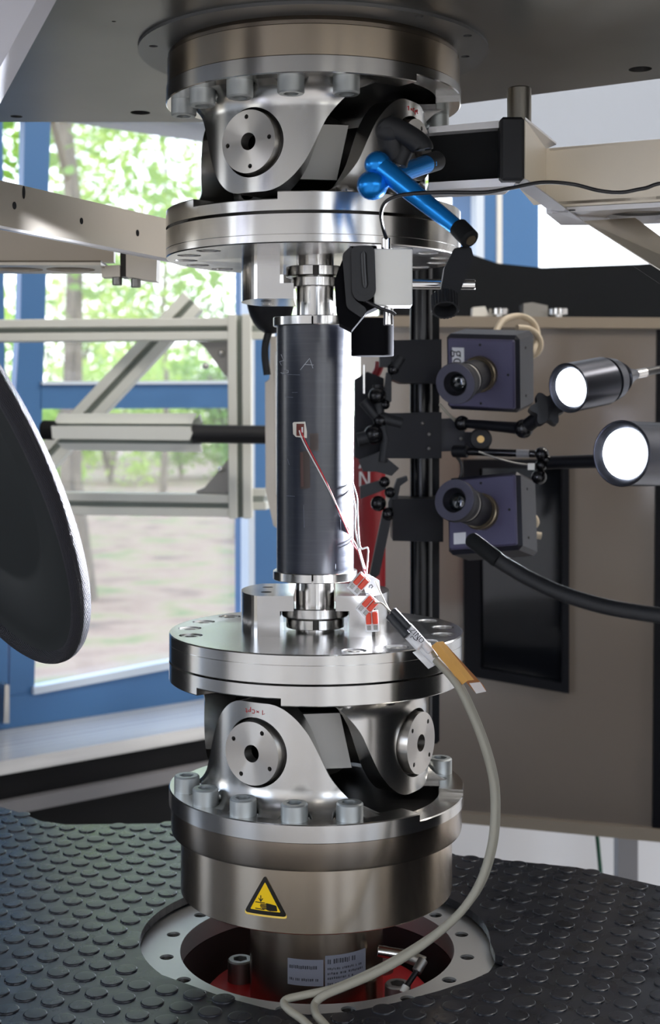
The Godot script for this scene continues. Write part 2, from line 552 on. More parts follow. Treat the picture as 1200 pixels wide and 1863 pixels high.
# ---------------------------------------------------------------- the hall: its axes lie along the window wall
var E1 := Vector3(0.7785, 0, -0.6276)
var E2 := Vector3(0.6276, 0, 0.7785)
var O0 := Vector3(-0.12, 0, -2.037)
func W(t: float, y: float, off: float) -> Vector3:
	return O0 + E1 * t + E2 * off + Vector3(0, y, 0)
func WP(px: float, py: float, off := 0.0) -> Vector3:      # where the line of sight through a pixel meets the window wall
	var c := P(px, py, 0.0)
	var r := P(px, py, 1.0) - c
	return c + r * ((O0.dot(E2) + off - c.dot(E2)) / r.dot(E2))
func wslab(m: M, t0: float, t1: float, y0: float, y1: float, o0: float, o1: float) -> void:
	ext(m, [W(t0, y0, o0), W(t1, y0, o0), W(t1, y1, o0), W(t0, y1, o0)], E2 * (o1 - o0))
func wpoly(m: M, pix: Array, o0: float, o1: float) -> void:   # a bar outlined on the window plane
	var pts := []
	for q in pix: pts.append(WP(q[0], q[1], o1))
	ext(m, pts, E2 * (o0 - o1))

const LED := 2.6
func room_lamps() -> void:
	# ceiling LED panels out of view, placed to light the hall
	var k := 0
	for p in [[-3.6, 2.0], [-3.6, 4.6], [-1.4, 4.6], [0.8, 2.0], [0.8, 4.6], [2.4, 3.2]]:
		var th := thing("unseen_ceiling_light", "unseen flush LED panel in the hall ceiling, placed to light the hall", "ceiling light", W(p[0], 3.36, p[1]), "unseen LED panels of the hall ceiling")
		var m := M.new()
		wslab(m, p[0] - 0.3, p[0] + 0.3, 3.37, 3.4, p[1] - 0.75, p[1] + 0.75)
		part("housing", m, mats["white box"], th)
		m = M.new()
		wslab(m, p[0] - 0.27, p[0] + 0.27, 3.362, 3.37, p[1] - 0.72, p[1] + 0.72)
		part("diffuser_lamp", m, mats["lamp diffuser"], th)
		var al := AreaLight3D.new()
		al.name = "unseen_panel_light"
		al.area_size = Vector2(0.54, 1.44)
		al.light_energy = 3.4
		al.light_color = Color(1.0, 0.97, 0.93)
		al.area_range = 12.0
		al.shadow_enabled = true
		th.add_child(al, true)
		al.transform = Transform3D(Basis(E1, -E2, Vector3.UP), Vector3(0, -0.004, 0))
		k += 1

func room() -> void:
	var m := M.new()
	# floor, ceiling
	wslab(m, -5.6, 3.4, -1.0, -0.9, -0.2, 7.2)
	struct("floor", m, mats["floor paint"])
	m = M.new()
	wslab(m, -5.6, 3.4, 3.4, 3.5, -0.2, 7.2)
	struct("ceiling", m, mats["ceiling paint"])
	# the window wall: one long strip of openings between a parapet and a lintel
	var tl := -3.0
	var tr := 3.0
	m = M.new()
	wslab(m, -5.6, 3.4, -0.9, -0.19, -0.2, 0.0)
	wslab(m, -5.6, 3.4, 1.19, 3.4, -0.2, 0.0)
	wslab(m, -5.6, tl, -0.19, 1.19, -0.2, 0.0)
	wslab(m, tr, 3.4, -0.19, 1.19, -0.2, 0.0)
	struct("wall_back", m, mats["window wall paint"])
	m = M.new()
	wslab(m, -5.8, -5.6, -0.9, 0.3, -0.2, 7.2)
	wslab(m, -5.8, -5.6, 2.4, 3.4, -0.2, 7.2)
	wslab(m, -5.8, -5.6, 0.3, 2.4, -0.2, 0.45)
	wslab(m, -5.8, -5.6, 0.3, 2.4, 2.1, 7.2)  # opening out of view, placed to brighten the bearing cap and flanges
	struct("wall_left", m, mats["wall paint"])
	m = M.new()
	wslab(m, 3.4, 3.6, -0.9, 3.4, -0.2, 7.2)
	struct("wall_right", m, mats["wall paint"])
	m = M.new()     # wall behind the eye; its unseen windows are placed to brighten the steel's reflections
	var cuts := [[-4.7, -3.5], [-3.0, -1.8], [-1.4, -0.3]]
	var t0 := -5.6
	for c in cuts:
		wslab(m, t0, c[0], 0.0, 2.4, 7.0, 7.2)
		t0 = c[1]
	wslab(m, t0, 3.4, 0.0, 2.4, 7.0, 7.2)
	wslab(m, -5.6, 3.4, -0.9, 0.0, 7.0, 7.2)
	wslab(m, -5.6, 3.4, 2.4, 3.4, 7.0, 7.2)
	struct("wall_front", m, mats["wall paint"])
	var wn := 5
	for c in cuts:
		m = M.new()
		for b in [[c[0], c[0] + 0.06, 0.0, 2.4], [c[1] - 0.06, c[1], 0.0, 2.4], [c[0], c[1], 0.0, 0.06], [c[0], c[1], 2.34, 2.4]]:
			wslab(m, b[0], b[1], b[2], b[3], 7.05, 7.13)
		struct("window_%d" % wn, m, mats["window blue"])
		wn += 1
	# window 1: the blue framed sash on the left
	var blue: Material = mats["window blue"]
	m = M.new()
	wpoly(m, [[60, -120], [107, -120], [92, 225], [82, 580], [77, 740], [62, 1262], [17, 1268], [27, 740], [37, 580], [45, 225]], -0.035, -0.01)
	var w1 := struct("window_1", m, blue)
	m = M.new()
	wpoly(m, [[17, 1267], [62, 1262], [520, 1178], [520, 1252], [-4, 1328], [0, 1268]], -0.035, -0.005)
	struct("rail", m, blue, w1)
	m = M.new()
	wpoly(m, [[62, 1251], [520, 1163], [520, 1178], [62, 1264]], -0.03, 0.002)
	struct("lit_glazing_bead", m, mats["lit bead and post edge"], w1)  # the light along the bead is painted in as white
	m = M.new()
	wpoly(m, [[76, 699], [460, 697], [460, 742], [75, 744]], -0.035, -0.008)
	struct("rail", m, blue, w1)
	m = M.new()
	wpoly(m, [[77, 694], [460, 692], [460, 698], [77, 700]], -0.03, 0.0)
	struct("lit_glazing_bead", m, mats["lit bead and post edge"], w1)  # lit line on top of the rail, put into the bead's colour
	m = M.new()
	wpoly(m, [[447, -120], [525, -120], [525, 1290], [447, 1290]], -0.045, 0.0)
	struct("post", m, blue, w1)
	m = M.new()
	wpoly(m, [[452, -120], [463, -120], [463, 1180], [452, 1180]], -0.02, 0.012)
	struct("post_edge", m, mats["lit bead and post edge"], w1)
	m = M.new()
	wpoly(m, [[9, 1246], [17, 1246], [17, 1316], [7, 1316]], -0.01, 0.02)
	struct("hinge", m, mats["milled steel"], w1)
	m = M.new()
	wpoly(m, [[78, 225], [500, 225], [500, 1170], [64, 1260]], -0.05, -0.044)
	struct("pane", m, mats["pane"], w1)
	# window 2: the next sash, cut by the frame's edge
	m = M.new()
	wpoly(m, [[-320, -120], [3, -120], [5, 225], [8, 580], [10, 740], [15, 1262], [15, 1325], [-320, 1390]], -0.03, -0.008)
	struct("window_2", m, blue)
	# window 3: a narrow light behind the column, window 4: the wide one to the right
	m = M.new()
	wpoly(m, [[862, 318], [905, 318], [905, 700], [862, 700]], -0.09, 0.0)
	var w3 := struct("window_3", m, blue)
	m = M.new()
	wpoly(m, [[866, 318], [880, 318], [880, 700], [866, 700]], 0.0, 0.02)
	struct("post_edge", m, mats["lit bead and post edge"], w3)
	m = M.new()
	wpoly(m, [[904, 318], [913, 318], [913, 700], [904, 700]], -0.06, 0.005)
	struct("jamb_strip", m, mats["white box"], w3)
	m = M.new()
	wpoly(m, [[912, 318], [980, 318], [980, 700], [912, 700]], -0.09, 0.0)
	var w4 := struct("window_4", m, blue)
	m = M.new()
	wslab(m, WP(980, 400).distance_to(O0 + Vector3(0, WP(980, 400).y, 0)), tr, -0.17, 1.19, -0.055, -0.05)
	struct("pane", m, mats["pane"], w4)
	# sill, the dark panel below it and its rail
	m = M.new()
	wslab(m, -5.6, 1.4, -0.19, -0.163, -0.02, 0.232)
	struct("trim_1", m, mats["sill stone"])
	m = M.new()
	wslab(m, -5.6, 1.4, -0.9, -0.19, 0.0, 0.215)
	struct("trim_2", m, mats["dark panel"])
	m = M.new()
	wslab(m, -5.6, 1.4, -0.27, -0.243, 0.215, 0.235)
	struct("trim_3", m, mats["grey rail"])

	# dark panels out of view left and right, placed to darken the steel's reflections
	m = M.new()
	ext(m, [Vector3(-0.82, -0.9, -1.40), Vector3(-1.0, -0.9, -0.28), Vector3(-1.0, 1.7, -0.28), Vector3(-0.82, 1.7, -1.40)], Vector3(-0.04, 0, 0))
	struct("unseen_panel_4", m, mats["dark panel"])
	m = M.new()
	ext(m, [Vector3(1.06, -0.9, -0.3), Vector3(1.0, -0.9, 0.62), Vector3(1.0, 1.7, 0.62), Vector3(1.06, 1.7, -0.3)], Vector3(0.04, 0, 0))
	struct("unseen_panel_5", m, mats["dark panel"])

func outside() -> void:
	var m := M.new()
	ext(m, [Vector3(-60, -1.15, -60), Vector3(60, -1.15, -60), Vector3(60, -1.15, 20), Vector3(-60, -1.15, 20)], Vector3(0, -0.2, 0))
	var g := struct("ground", m, mats["woodland ground"])
	var r := RandomNumberGenerator.new()
	r.seed = 77
	# trunks: pixel of the foot, width in pixels, lean, height
	var trees := [
		[147.0, 1092.0, 42.0, -0.03, 9.0, 0, "grey barked tree with the thick trunk nearest the blue window", 26.0],
		[439.0, 980.0, 17.0, 0.02, 10.0, 1, "tall tree with a brown trunk seen beside the aluminium frame's upright", 15.0],
		[24.0, 960.0, 16.0, 0.04, 9.0, 2, "slim tree at the far left between two blue window posts", 15.0],
		[300.0, 900.0, 12.0, 0.0, 10.0, 1, "far tree with a light crown in the middle of the window", 8.0]]
	var leaf := M.new()
	var lp := [Vector3(0, -0.5, 0), Vector3(0.2, -0.2, 0.04), Vector3(0.22, 0.1, 0.05), Vector3(0, 0.5, 0), Vector3(-0.22, 0.1, 0.05), Vector3(-0.2, -0.2, 0.04)]
	for k in [[0, 1, 2], [0, 2, 3], [0, 3, 4], [0, 4, 5]]:
		leaf.tri(lp[k[0]], lp[k[1]], lp[k[2]], Vector3(0, 0, 1), Vector3(0, 0, 1), Vector3(0, 0, 1))
	var leaf_mesh := leaf.mesh()
	var k_tree := -1
	for t in trees:
		k_tree += 1
		var d: float = (EYE + 1.15) * F / (t[1] - HY)
		var foot := P(t[0], t[1], d)
		var rad: float = t[2] * d / F / 2.0
		var th := thing("tree", t[6], "tree", foot, "")
		m = M.new()
		var path := []
		for i in range(9):
			var h: float = t[4] * i / 8.0
			path.append(foot + Vector3(t[3] * h + 0.05 * sin(h * 1.7 + t[0]), h - 0.05, 0.04 * sin(h * 1.3)))
		tube(m, path, func(u): return rad * (1.25 - 0.25 * minf(u * 6, 1)) * (1.0 - 0.75 * u), 12)
		for b in range(7):
			var h: float = r.randf_range(0.3, 0.8) * t[4]
			var a := r.randf() * TAU
			var st: Vector3 = foot + Vector3(t[3] * h, h, 0)
			var ln := r.randf_range(1.2, 2.6)
			tube(m, [st, st + Vector3(cos(a) * ln * 0.5, ln * 0.35, sin(a) * ln * 0.5), st + Vector3(cos(a) * ln, ln * 0.55, sin(a) * ln)], func(u): return rad * 0.4 * (1.0 - 0.8 * u), 7)
		part("trunk", m, mats["bark"], th)
		foliage(r, th, foot, leaf_mesh, [3400, 3600, 3600, 3000, 2600][k_tree], Vector3(t[3] * 4.0, t[4] * 0.62, 0), Vector3(2.7, t[4] * 0.4, 2.7), t[5], 0.145)
	# the hedge and shrubs at the edge of the wood
	var shrubs := [[60.0, 905.0, 2.2, 1], [200.0, 880.0, 3.2, 2], [330.0, 868.0, 3.6, 1], [420.0, 872.0, 3.2, 0], [120.0, 850.0, 5.0, 0], [520.0, 868.0, 3.2, 2], [260.0, 838.0, 7.0, 3], [420.0, 838.0, 7.0, 1], [30.0, 838.0, 7.0, 2]]
	var shapes := ["low yellow green shrub left of the thick trunk", "pale green shrub just right of the thick trunk", "light green bush behind the aluminium rod", "rounded green bush near the lower frame bracket", "tall mid green thicket behind the thick trunk", "green shrub mostly behind the tube specimen", "dark green thicket in the middle of the far wood edge", "green thicket at the far wood edge near the frame upright", "pale thicket at the far wood edge on the left"]
	for i in range(shrubs.size()):
		var s = shrubs[i]
		var d: float = (EYE + 1.15) * F / (s[1] - HY)
		var foot := P(s[0], s[1], d)
		var th := thing("shrub", shapes[i], "shrub", foot, "")
		m = M.new()
		for b in range(5):
			var a := r.randf() * TAU
			tube(m, [foot, foot + Vector3(cos(a) * 0.3, s[2] * 0.4, sin(a) * 0.3), foot + Vector3(cos(a) * 0.8, s[2] * 0.8, sin(a) * 0.8)], 0.04, 6)
		part("stems", m, mats["bark"], th)
		foliage(r, th, foot, leaf_mesh, 3000, Vector3(0, s[2] * 0.5, 0), Vector3(s[2] * 0.62, s[2] * 0.5, s[2] * 0.5), s[3], 0.11 + 0.015 * s[2])

func foliage(r: RandomNumberGenerator, th: Node3D, foot: Vector3, leaf: ArrayMesh, count: int, mid: Vector3, size: Vector3, tone: int, ls: float) -> void:
	var mm := MultiMesh.new()
	mm.transform_format = MultiMesh.TRANSFORM_3D
	mm.mesh = leaf
	mm.instance_count = count
	var clumps := []
	for k in range(26):
		var q := Vector3(r.randf_range(-1, 1), r.randf_range(-1, 1), r.randf_range(-1, 1))
		clumps.append(q.normalized() * pow(r.randf(), 0.4))
	for i in range(count):
		var c: Vector3 = clumps[r.randi() % clumps.size()]
		var q := Vector3(r.randfn(0, 0.14), r.randfn(0, 0.11), r.randfn(0, 0.14))
		var p := mid + (c + q) * size
		var b := Basis.from_euler(Vector3(r.randf() * TAU, r.randf() * TAU, r.randf() * TAU)).scaled(Vector3.ONE * ls * r.randf_range(0.7, 1.5))
		mm.set_instance_transform(i, Transform3D(b, p))
	var o := MultiMeshInstance3D.new()
	o.name = "foliage"
	o.multimesh = mm
	o.material_override = mats["leaf_%d" % tone]
	o.set_meta("kind", "stuff")
	th.add_child(o, true)

# ================================================================ the machine bed: mat, ring, pit
func sub_outline(pts: Array, step: float) -> PackedVector2Array:
	var o := PackedVector2Array()
	for i in range(pts.size()):
		var a: Vector2 = pts[i]
		var b: Vector2 = pts[(i + 1) % pts.size()]
		var k := maxi(1, int(a.distance_to(b) / step))
		for j in range(k): o.append(a.lerp(b, float(j) / k))
	return o
func filled(m: M, outline: PackedVector2Array, holes: Array, y0: float, y1: float, fill: float) -> void:   # like plate(), for large sheets
	var hh := holed(outline, holes, fill)
	var pts: PackedVector2Array = hh[0]
	for k in range(0, hh[1].size(), 3):
		for y in [y0, y1]:
			var q := []
			for z in range(3): q.append(Vector3(pts[hh[1][k + z]].x, y, pts[hh[1][k + z]].y))
			var nn := Vector3(0, 1 if y == y1 else -1, 0)
			m.tri(q[0], q[1], q[2], nn, nn, nn, pts[hh[1][k]], pts[hh[1][k + 1]], pts[hh[1][k + 2]])
	for ring in [outline] + holes:
		var sgn := 1.0 if ring == outline else -1.0
		if Geometry2D.is_polygon_clockwise(ring): sgn = -sgn
		for i in range(ring.size()):
			var a: Vector2 = ring[i]
			var b: Vector2 = ring[(i + 1) % ring.size()]
			var e := (b - a).normalized() * sgn
			m.quad(Vector3(a.x, y0, a.y), Vector3(b.x, y0, b.y), Vector3(b.x, y1, b.y), Vector3(a.x, y1, a.y), Vector3(e.y, 0, -e.x))

func machine_bed() -> void:
	var top := 0.012
	var edge := []
	for q in [[-420, 1424], [-150, 1440], [0, 1468], [35, 1478], [75, 1494], [120, 1500], [310, 1498], [560, 1512], [840, 1557], [1050, 1578], [1200, 1612], [1560, 1700], [1900, 2300], [-700, 2300]]:
		var p := PY(q[0], q[1], top)
		edge.append(Vector2(p.x, p.z))
	var outline := sub_outline(edge, 0.04)
	var cut := PackedVector2Array()
	for i in range(49):
		var a: float = lerp(-54.0, -278.0, i / 48.0)
		var p := polar(0.1665, a)
		cut.append(Vector2(p.x, p.z))
	for q in [[900, 1736], [921, 1744], [914, 1757], [860, 1782], [800, 1802], [720, 1824], [640, 1840], [560, 1846], [490, 1836], [430, 1820], [390, 1808]]:
		var p := PY(q[0], q[1], top)
		cut.append(Vector2(p.x, p.z))
	cut = sub_outline(Array(cut), 0.03)
	var th := thing("rubber_mat", "black rubber floor mat with raised round studs around the steel ring", "rubber mat", Vector3(0, 0.004, 0))
	var m := M.new()
	filled(m, outline, [cut], 0.004, top, 0.05)
	part("sheet", m, mats["stud rubber"], th)
	m = M.new()
	lathe(m, [Vector2(0.0100, 0), Vector2(0.0098, 0.0010), Vector2(0.0092, 0.0014), Vector2(0.0087, 0.00142), Vector2(0.0, 0.00142)], Transform3D(), 18)
	var stud := m.mesh()
	stud.surface_set_material(0, mats["stud rubber"])
	var spots := []
	var ca := cos(deg_to_rad(20.0))
	var sa := sin(deg_to_rad(20.0))
	for i in range(-60, 61):
		for j in range(-60, 61):
			var q := Vector2(i * ca - j * sa, i * sa + j * ca) * 0.0268 + Vector2(0.004, 0.007)
			if not Geometry2D.is_point_in_polygon(q, outline): continue
			if Geometry2D.is_point_in_polygon(q, cut): continue
			var near := false
			for p in cut:
				if p.distance_to(q) < 0.0085: near = true; break
			if near: continue
			var dd := D - q.y
			if dd < 0.95: continue
			var px := 600.0 + (q.x - CXW) * F / dd
			var py := HY + (EYE - top) * F / dd
			if px < -160 or px > 1360 or py > 1990: continue
			var shown := px > -15 and px < 1215 and py < 1880 and not (absf(px - 575) < 255 and py < 1640)
			spots.append([dd + (0.0 if shown else 100.0), q])
	spots.sort_custom(func(a, b): return a[0] < b[0])
	var rest := []
	for i in range(spots.size()):
		var at := Vector3(spots[i][1].x, top - 0.0001, spots[i][1].y)
		if i < 300:
			var o := MeshInstance3D.new()
			o.name = "stud"
			o.mesh = stud
			th.add_child(o, true)
			o.position = at - th.position
		else: rest.append(at - th.position)
	var mm := MultiMesh.new()
	mm.transform_format = MultiMesh.TRANSFORM_3D
	mm.mesh = stud
	mm.instance_count = rest.size()
	for i in range(rest.size()): mm.set_instance_transform(i, Transform3D(Basis(), rest[i]))
	var many := MultiMeshInstance3D.new()
	many.name = "stud_field"
	many.multimesh = mm
	many.set_meta("kind", "stuff")
	th.add_child(many, true)
	# the bed under the mat
	var open := circle2(Vector2.ZERO, 0.1735, 64)
	th = thing("machine_bed", "dark steel bed of the test machine below the studded mat", "machine bed", Vector3(0, -0.9, 0))
	m = M.new()
	filled(m, outline, [open], -0.05, 0.0038, 0.06)
	part("bed_plate", m, mats["black satin"], th)
	m = M.new()
	var foot := []
	for q in edge: foot.append(Vector3(q.x, -0.9, q.y))
	ext(m, foot, Vector3(0, 0.68, 0))
	part("pedestal", m, mats["dark panel"], th)
	m = M.new()
	var oo := Vector3(0.002, 0, 0)
	lathe(m, [Vector2(0.1305, -0.2), Vector2(0.1735, -0.2), Vector2(0.1735, -0.021), Vector2(0.1305, -0.021), Vector2(0.1305, -0.2)], Transform3D(Basis(), oo), 64)
	part("pit_wall", m, mats["pit dark"], th, "dark wall of the round pit")
	# the ring with its threaded holes
	th = thing("mounting_ring", "flat steel ring with threaded holes set into the studded mat", "steel ring", Vector3(0.002, -0.02, 0))
	var holes := []
	for k in range(16):
		var p := polar(0.1435, -123.75 + 22.5 * k)
		holes.append(circle2(Vector2(p.x, p.z), 0.0066, 20))
	m = M.new()
	plate(m, circle2(Vector2.ZERO, 0.173, 96), [circle2(Vector2.ZERO, 0.1305, 96)] + holes, Transform3D(Basis(), oo + Vector3(0, -0.02, 0)), 0.02)
	part("ring", m, mats["ring steel"], th)
	for k in range(16):
		m = M.new()
		var c := polar(0.1435, -123.75 + 22.5 * k) + oo
		var prof := []
		for z in range(9): prof.append(Vector2(0.0066 - 0.0008 * (z % 2), -0.018 + 0.002 * z))
		lathe(m, prof, Transform3D(Basis(), c), 16, 0.0, TAU, true)
		lathe(m, [Vector2(0.0066, -0.0185), Vector2(0.0, -0.0185)], Transform3D(Basis(), c), 16, 0.0, TAU)
		part("threaded_hole", m, mats["groove steel"], th)
	# red base flange in the pit and its bolts
	th = thing("base_flange", "red painted base flange at the bottom of the pit", "flange", Vector3(0, -0.2, 0))
	m = M.new()
	lathe(m, [Vector2(0, -0.19), Vector2(0.129, -0.19), Vector2(0.129, -0.09), Vector2(0.1075, -0.09), Vector2(0.1075, -0.047), Vector2(0.1055, -0.045), Vector2(0, -0.045)], Transform3D(Basis(), oo), 64)
	part("red_disc", m, mats["red paint"], th)
	for a in [-111.0, -171.0, 129.0, 69.0, 9.0, -51.0]:
		if a == -51.0 or a == 9.0: continue
		socket_bolt(th, Transform3D(Basis(), polar(0.081, a, -0.045) + oo), 0.0122, 0.021, mats["dull steel"])

func socket_bolt(parent: Node3D, xf: Transform3D, r: float, h: float, material: Material, called := "bolt") -> MeshInstance3D:
	var m := M.new()
	lathe(m, [Vector2(r, 0), Vector2(r, h - r * 0.12), Vector2(r * 0.9, h)], xf, 32)
	plate(m, circle2(Vector2.ZERO, r * 0.9, 32), [circle2(Vector2.ZERO, r * 0.6, 6, 0.4)], xf * Transform3D(Basis(), Vector3(0, h * 0.45, 0)), h * 0.55)
	lathe(m, [Vector2(r * 0.9, h * 0.46), Vector2(0, h * 0.46)], xf, 16)
	var o := part(called, m, material, parent)
	m = M.new()
	plate(m, circle2(Vector2.ZERO, r * 0.585, 6, 0.4), [], xf * Transform3D(Basis(), Vector3(0, h * 0.47, 0)), 0.0004)
	part("hex_socket", m, mats["dark hole"], o)
	return o

# ================================================================ the load string
const RF := 0.1403     # flanges
const EARR := 0.107    # turned radius of a fork's ear
const EARI := 0.078
const FLAT := 0.0505   # joint centre to the fork's flange
var ear_cache: M
func ear_point(u: float, s: float, inner: bool) -> Vector3:
	var a := u / EARR
	var r := EARI
	if not inner:
		r = EARR
		var rf := 0.021
		if s > FLAT - rf:
			var q := s - (FLAT - rf)
			r += rf - sqrt(maxf(0.0, rf * rf - minf(q, rf) * minf(q, rf)))
		for k in range(-2, 3):                    # spot faces for the bolt heads
			var da := a - deg_to_rad(22.2 * k)
			var across := 0.125 * sin(da)
			if absf(across) < 0.0136 and absf(da) < 0.5: r = minf(r, maxf(EARR, 0.125 * cos(da) - sqrt(0.0136 * 0.0136 - across * across)))
	return Vector3(sin(a) * r, s, cos(a) * r)
func ear_normal(u: float, s: float) -> Vector3:
	var e := 0.0007
	var du := ear_point(u + e, s, false) - ear_point(u - e, s, false)
	var ds := ear_point(u, s + e, false) - ear_point(u, s - e, false)
	var nn := du.cross(ds).normalized()
	return nn if nn.dot(Vector3(sin(u / EARR), 0, cos(u / EARR))) > 0.0 else -nn
func ear_shape() -> M:
	if ear_cache: return ear_cache
	var half := [[-0.0445, 8.0], [-0.0435, 11.5], [-0.0405, 15.5], [-0.036, 19.0], [-0.030, 22.6], [-0.0185, 27.6], [-0.0015, 32.2], [0.018, 37.0], [0.029, 41.6], [0.039, 46.8], [0.045, 51.0], [0.050, 56.5], [0.0535, 62.0]]
	var side := []
	for k in range(half.size() - 1):
		for j in range(4): side.append(Vector2(lerpf(half[k][1], half[k + 1][1], j / 4.0), lerpf(half[k][0], half[k + 1][0], j / 4.0)))
	side.append(Vector2(half[-1][1], half[-1][0]))
	for z in range(2):                              # round off the corners of the table
		for k in range(1, side.size() - 1): side[k] = (side[k - 1] + side[k] * 2.0 + side[k + 1]) / 4.0
	var o := PackedVector2Array()
	for q in side: o.append(Vector2(deg_to_rad(q.x) * EARR, q.y))
	for k in range(1, 40): o.append(Vector2(deg_to_rad(lerpf(62, -62, k / 40.0)) * EARR, 0.0535))
	side.reverse()
	for q in side: o.append(Vector2(-deg_to_rad(q.x) * EARR, q.y))
	for k in range(1, 6): o.append(Vector2(deg_to_rad(lerpf(-8, 8, k / 6.0)) * EARR, -0.0445))
	var hole := PackedVector2Array()
	for k in range(56): hole.append(Vector2(EARR * asin(0.0312 * cos(TAU * k / 56) / EARR), 0.0312 * sin(TAU * k / 56)))
	var hh := holed(o, [hole], 0.0031)
	var pts: PackedVector2Array = hh[0]
	var m := M.new()
	for k in range(0, hh[1].size(), 3):
		var a := pts[hh[1][k]]
		var b := pts[hh[1][k + 1]]
		var c := pts[hh[1][k + 2]]
		m.tri(ear_point(a.x, a.y, false), ear_point(b.x, b.y, false), ear_point(c.x, c.y, false), ear_normal(a.x, a.y), ear_normal(b.x, b.y), ear_normal(c.x, c.y), a * 10, b * 10, c * 10)
		var na := -Vector3(sin(a.x / EARR), 0, cos(a.x / EARR))
		m.tri(ear_point(a.x, a.y, true), ear_point(b.x, b.y, true), ear_point(c.x, c.y, true), na, na, na, a * 10, b * 10, c * 10)
	for ring in [o, hole]:
		var sg := 1.0 if ring == o else -1.0
		if Geometry2D.is_polygon_clockwise(ring): sg = -sg
		for i in range(ring.size()):
			var a: Vector2 = ring[i]
			var b: Vector2 = ring[(i + 1) % ring.size()]
			var e := (b - a).normalized() * sg
			var f2 := Vector2(e.y, -e.x)
			var q := (a.x + b.x) / 2.0 / EARR
			var nn := Vector3(cos(q) * f2.x, f2.y, -sin(q) * f2.x).normalized()
			m.quad(ear_point(a.x, a.y, false), ear_point(b.x, b.y, false), ear_point(b.x, b.y, true), ear_point(a.x, a.y, true), nn, [Vector2(i, 0), Vector2(i + 1, 0), Vector2(i + 1, 3), Vector2(i, 3)])
	ear_cache = m
	return m
func moved(src: M, xf: Transform3D) -> M:
	var o := M.new()
	o.v = xf * src.v
	o.t = src.t.duplicate()
	o.n.resize(src.n.size())
	for i in range(src.n.size()): o.n[i] = (xf.basis * src.n[i]).normalized()
	return o
const CAPB := Basis(Vector3(1, 0, 0), Vector3(0, 0, 1), Vector3(0, -1, 0))
func fork(called: String, label: String, c: Vector3, dir: float, up: float, t: float, bolts: Array, ink := false, cap_turn := 0.0) -> Node3D:
	# a universal-joint fork: two ears on a flange; «up» +1 has its flange above the joint centre
	var z := Vector3(sin(deg_to_rad(dir)), 0, cos(deg_to_rad(dir)))
	var y := Vector3(0, up, 0)
	var xf := Transform3D(Basis(y.cross(z), y, z), c)
	var th := thing(called, label, "joint fork", c + Vector3(0, minf(up * (FLAT + t), 0.0), 0))
	var m := M.new()
	var rb := 0.1175
	var s0 := FLAT
	var sn := FLAT + 0.0062
	var s1 := FLAT + t
	for sec in [[-71.5, 71.5, s0], [71.5, 108.5, sn], [108.5, 251.5, s0], [251.5, 288.5, sn]]:
		var a0 := deg_to_rad(sec[0])
		var a1 := deg_to_rad(sec[1])
		var pr := [Vector2(rb, s1), Vector2(rb, sec[2]), Vector2(RF - 0.0009, sec[2]), Vector2(RF, sec[2] + 0.0009), Vector2(RF, s1)]
		lathe(m, pr, xf, int((sec[1] - sec[0]) / 3.0), a0, a1)
		for a in [a0, a1]:
			var q := Vector3(sin(a), 0, cos(a))
			var nn := xf.basis * Vector3(cos(a), 0, -sin(a)) * (1.0 if sec[2] == s0 and a == a1 else -1.0)
			m.quad(xf * (q * rb + Vector3(0, s0, 0)), xf * (q * RF + Vector3(0, s0, 0)), xf * (q * RF + Vector3(0, sn, 0)), xf * (q * rb + Vector3(0, sn, 0)), nn)
	part("flange", m, mats["turned steel"], th)
	m = M.new()
	lathe(m, [Vector2(0, s1 - 0.001), Vector2(rb, s1 - 0.001)], xf, 48, 0.0, TAU, true)
	part("bore_floor", m, mats["groove steel"], th)  # darker tone stands in for the shade inside the bore
	for k in [0.0, PI]:
		var ex := xf * Transform3D(Basis(Vector3.UP, k), Vector3.ZERO)
		var ear := part("ear", moved(ear_shape(), ex), mats["ear steel"], th)
		if ink and k == 0.0: handwriting(ear, ex, 1.0 if c.y < 0.4 else -1.0)
		# the bearing in the ear's bore and its cap
		var cx := ex * Transform3D(CAPB, Vector3.ZERO)
		m = M.new()
		lathe(m, [Vector2(0.0, 0.0905), Vector2(0.0312, 0.0905), Vector2(0.0312, 0.0975), Vector2(0.0296, 0.0985), Vector2(0.0296, 0.101), Vector2(0.0275, 0.102), Vector2(0.0275, 0.09)], cx, 48)
		var be := part("bearing", m, mats["groove steel"], th, "dark bearing in the ear's bore")
		m = M.new()
		var hs := [circle2(Vector2.ZERO, 0.0078, 28)]
		for q in range(4): hs.append(circle2(Vector2.from_angle(deg_to_rad(q * 90.0 + cap_turn)) * 0.0222, 0.0021, 12))
		plate(m, circle2(Vector2.ZERO, 0.0281, 80), hs, cx * Transform3D(Basis(), Vector3(0, 0.1, 0)), 0.0118, true, true)
		part("bearing_cap", m, mats["cap steel"], th, "bright turned bearing cap")
	var k2 := 0
	for b in bolts:
		var p := xf * polar(0.125, b, FLAT)
		var o := socket_bolt(th, Transform3D(Basis(xf.basis.x, -xf.basis.y, -xf.basis.z), p), 0.0118, 0.0148, mats["bolt steel"])
		k2 += 1
	return th
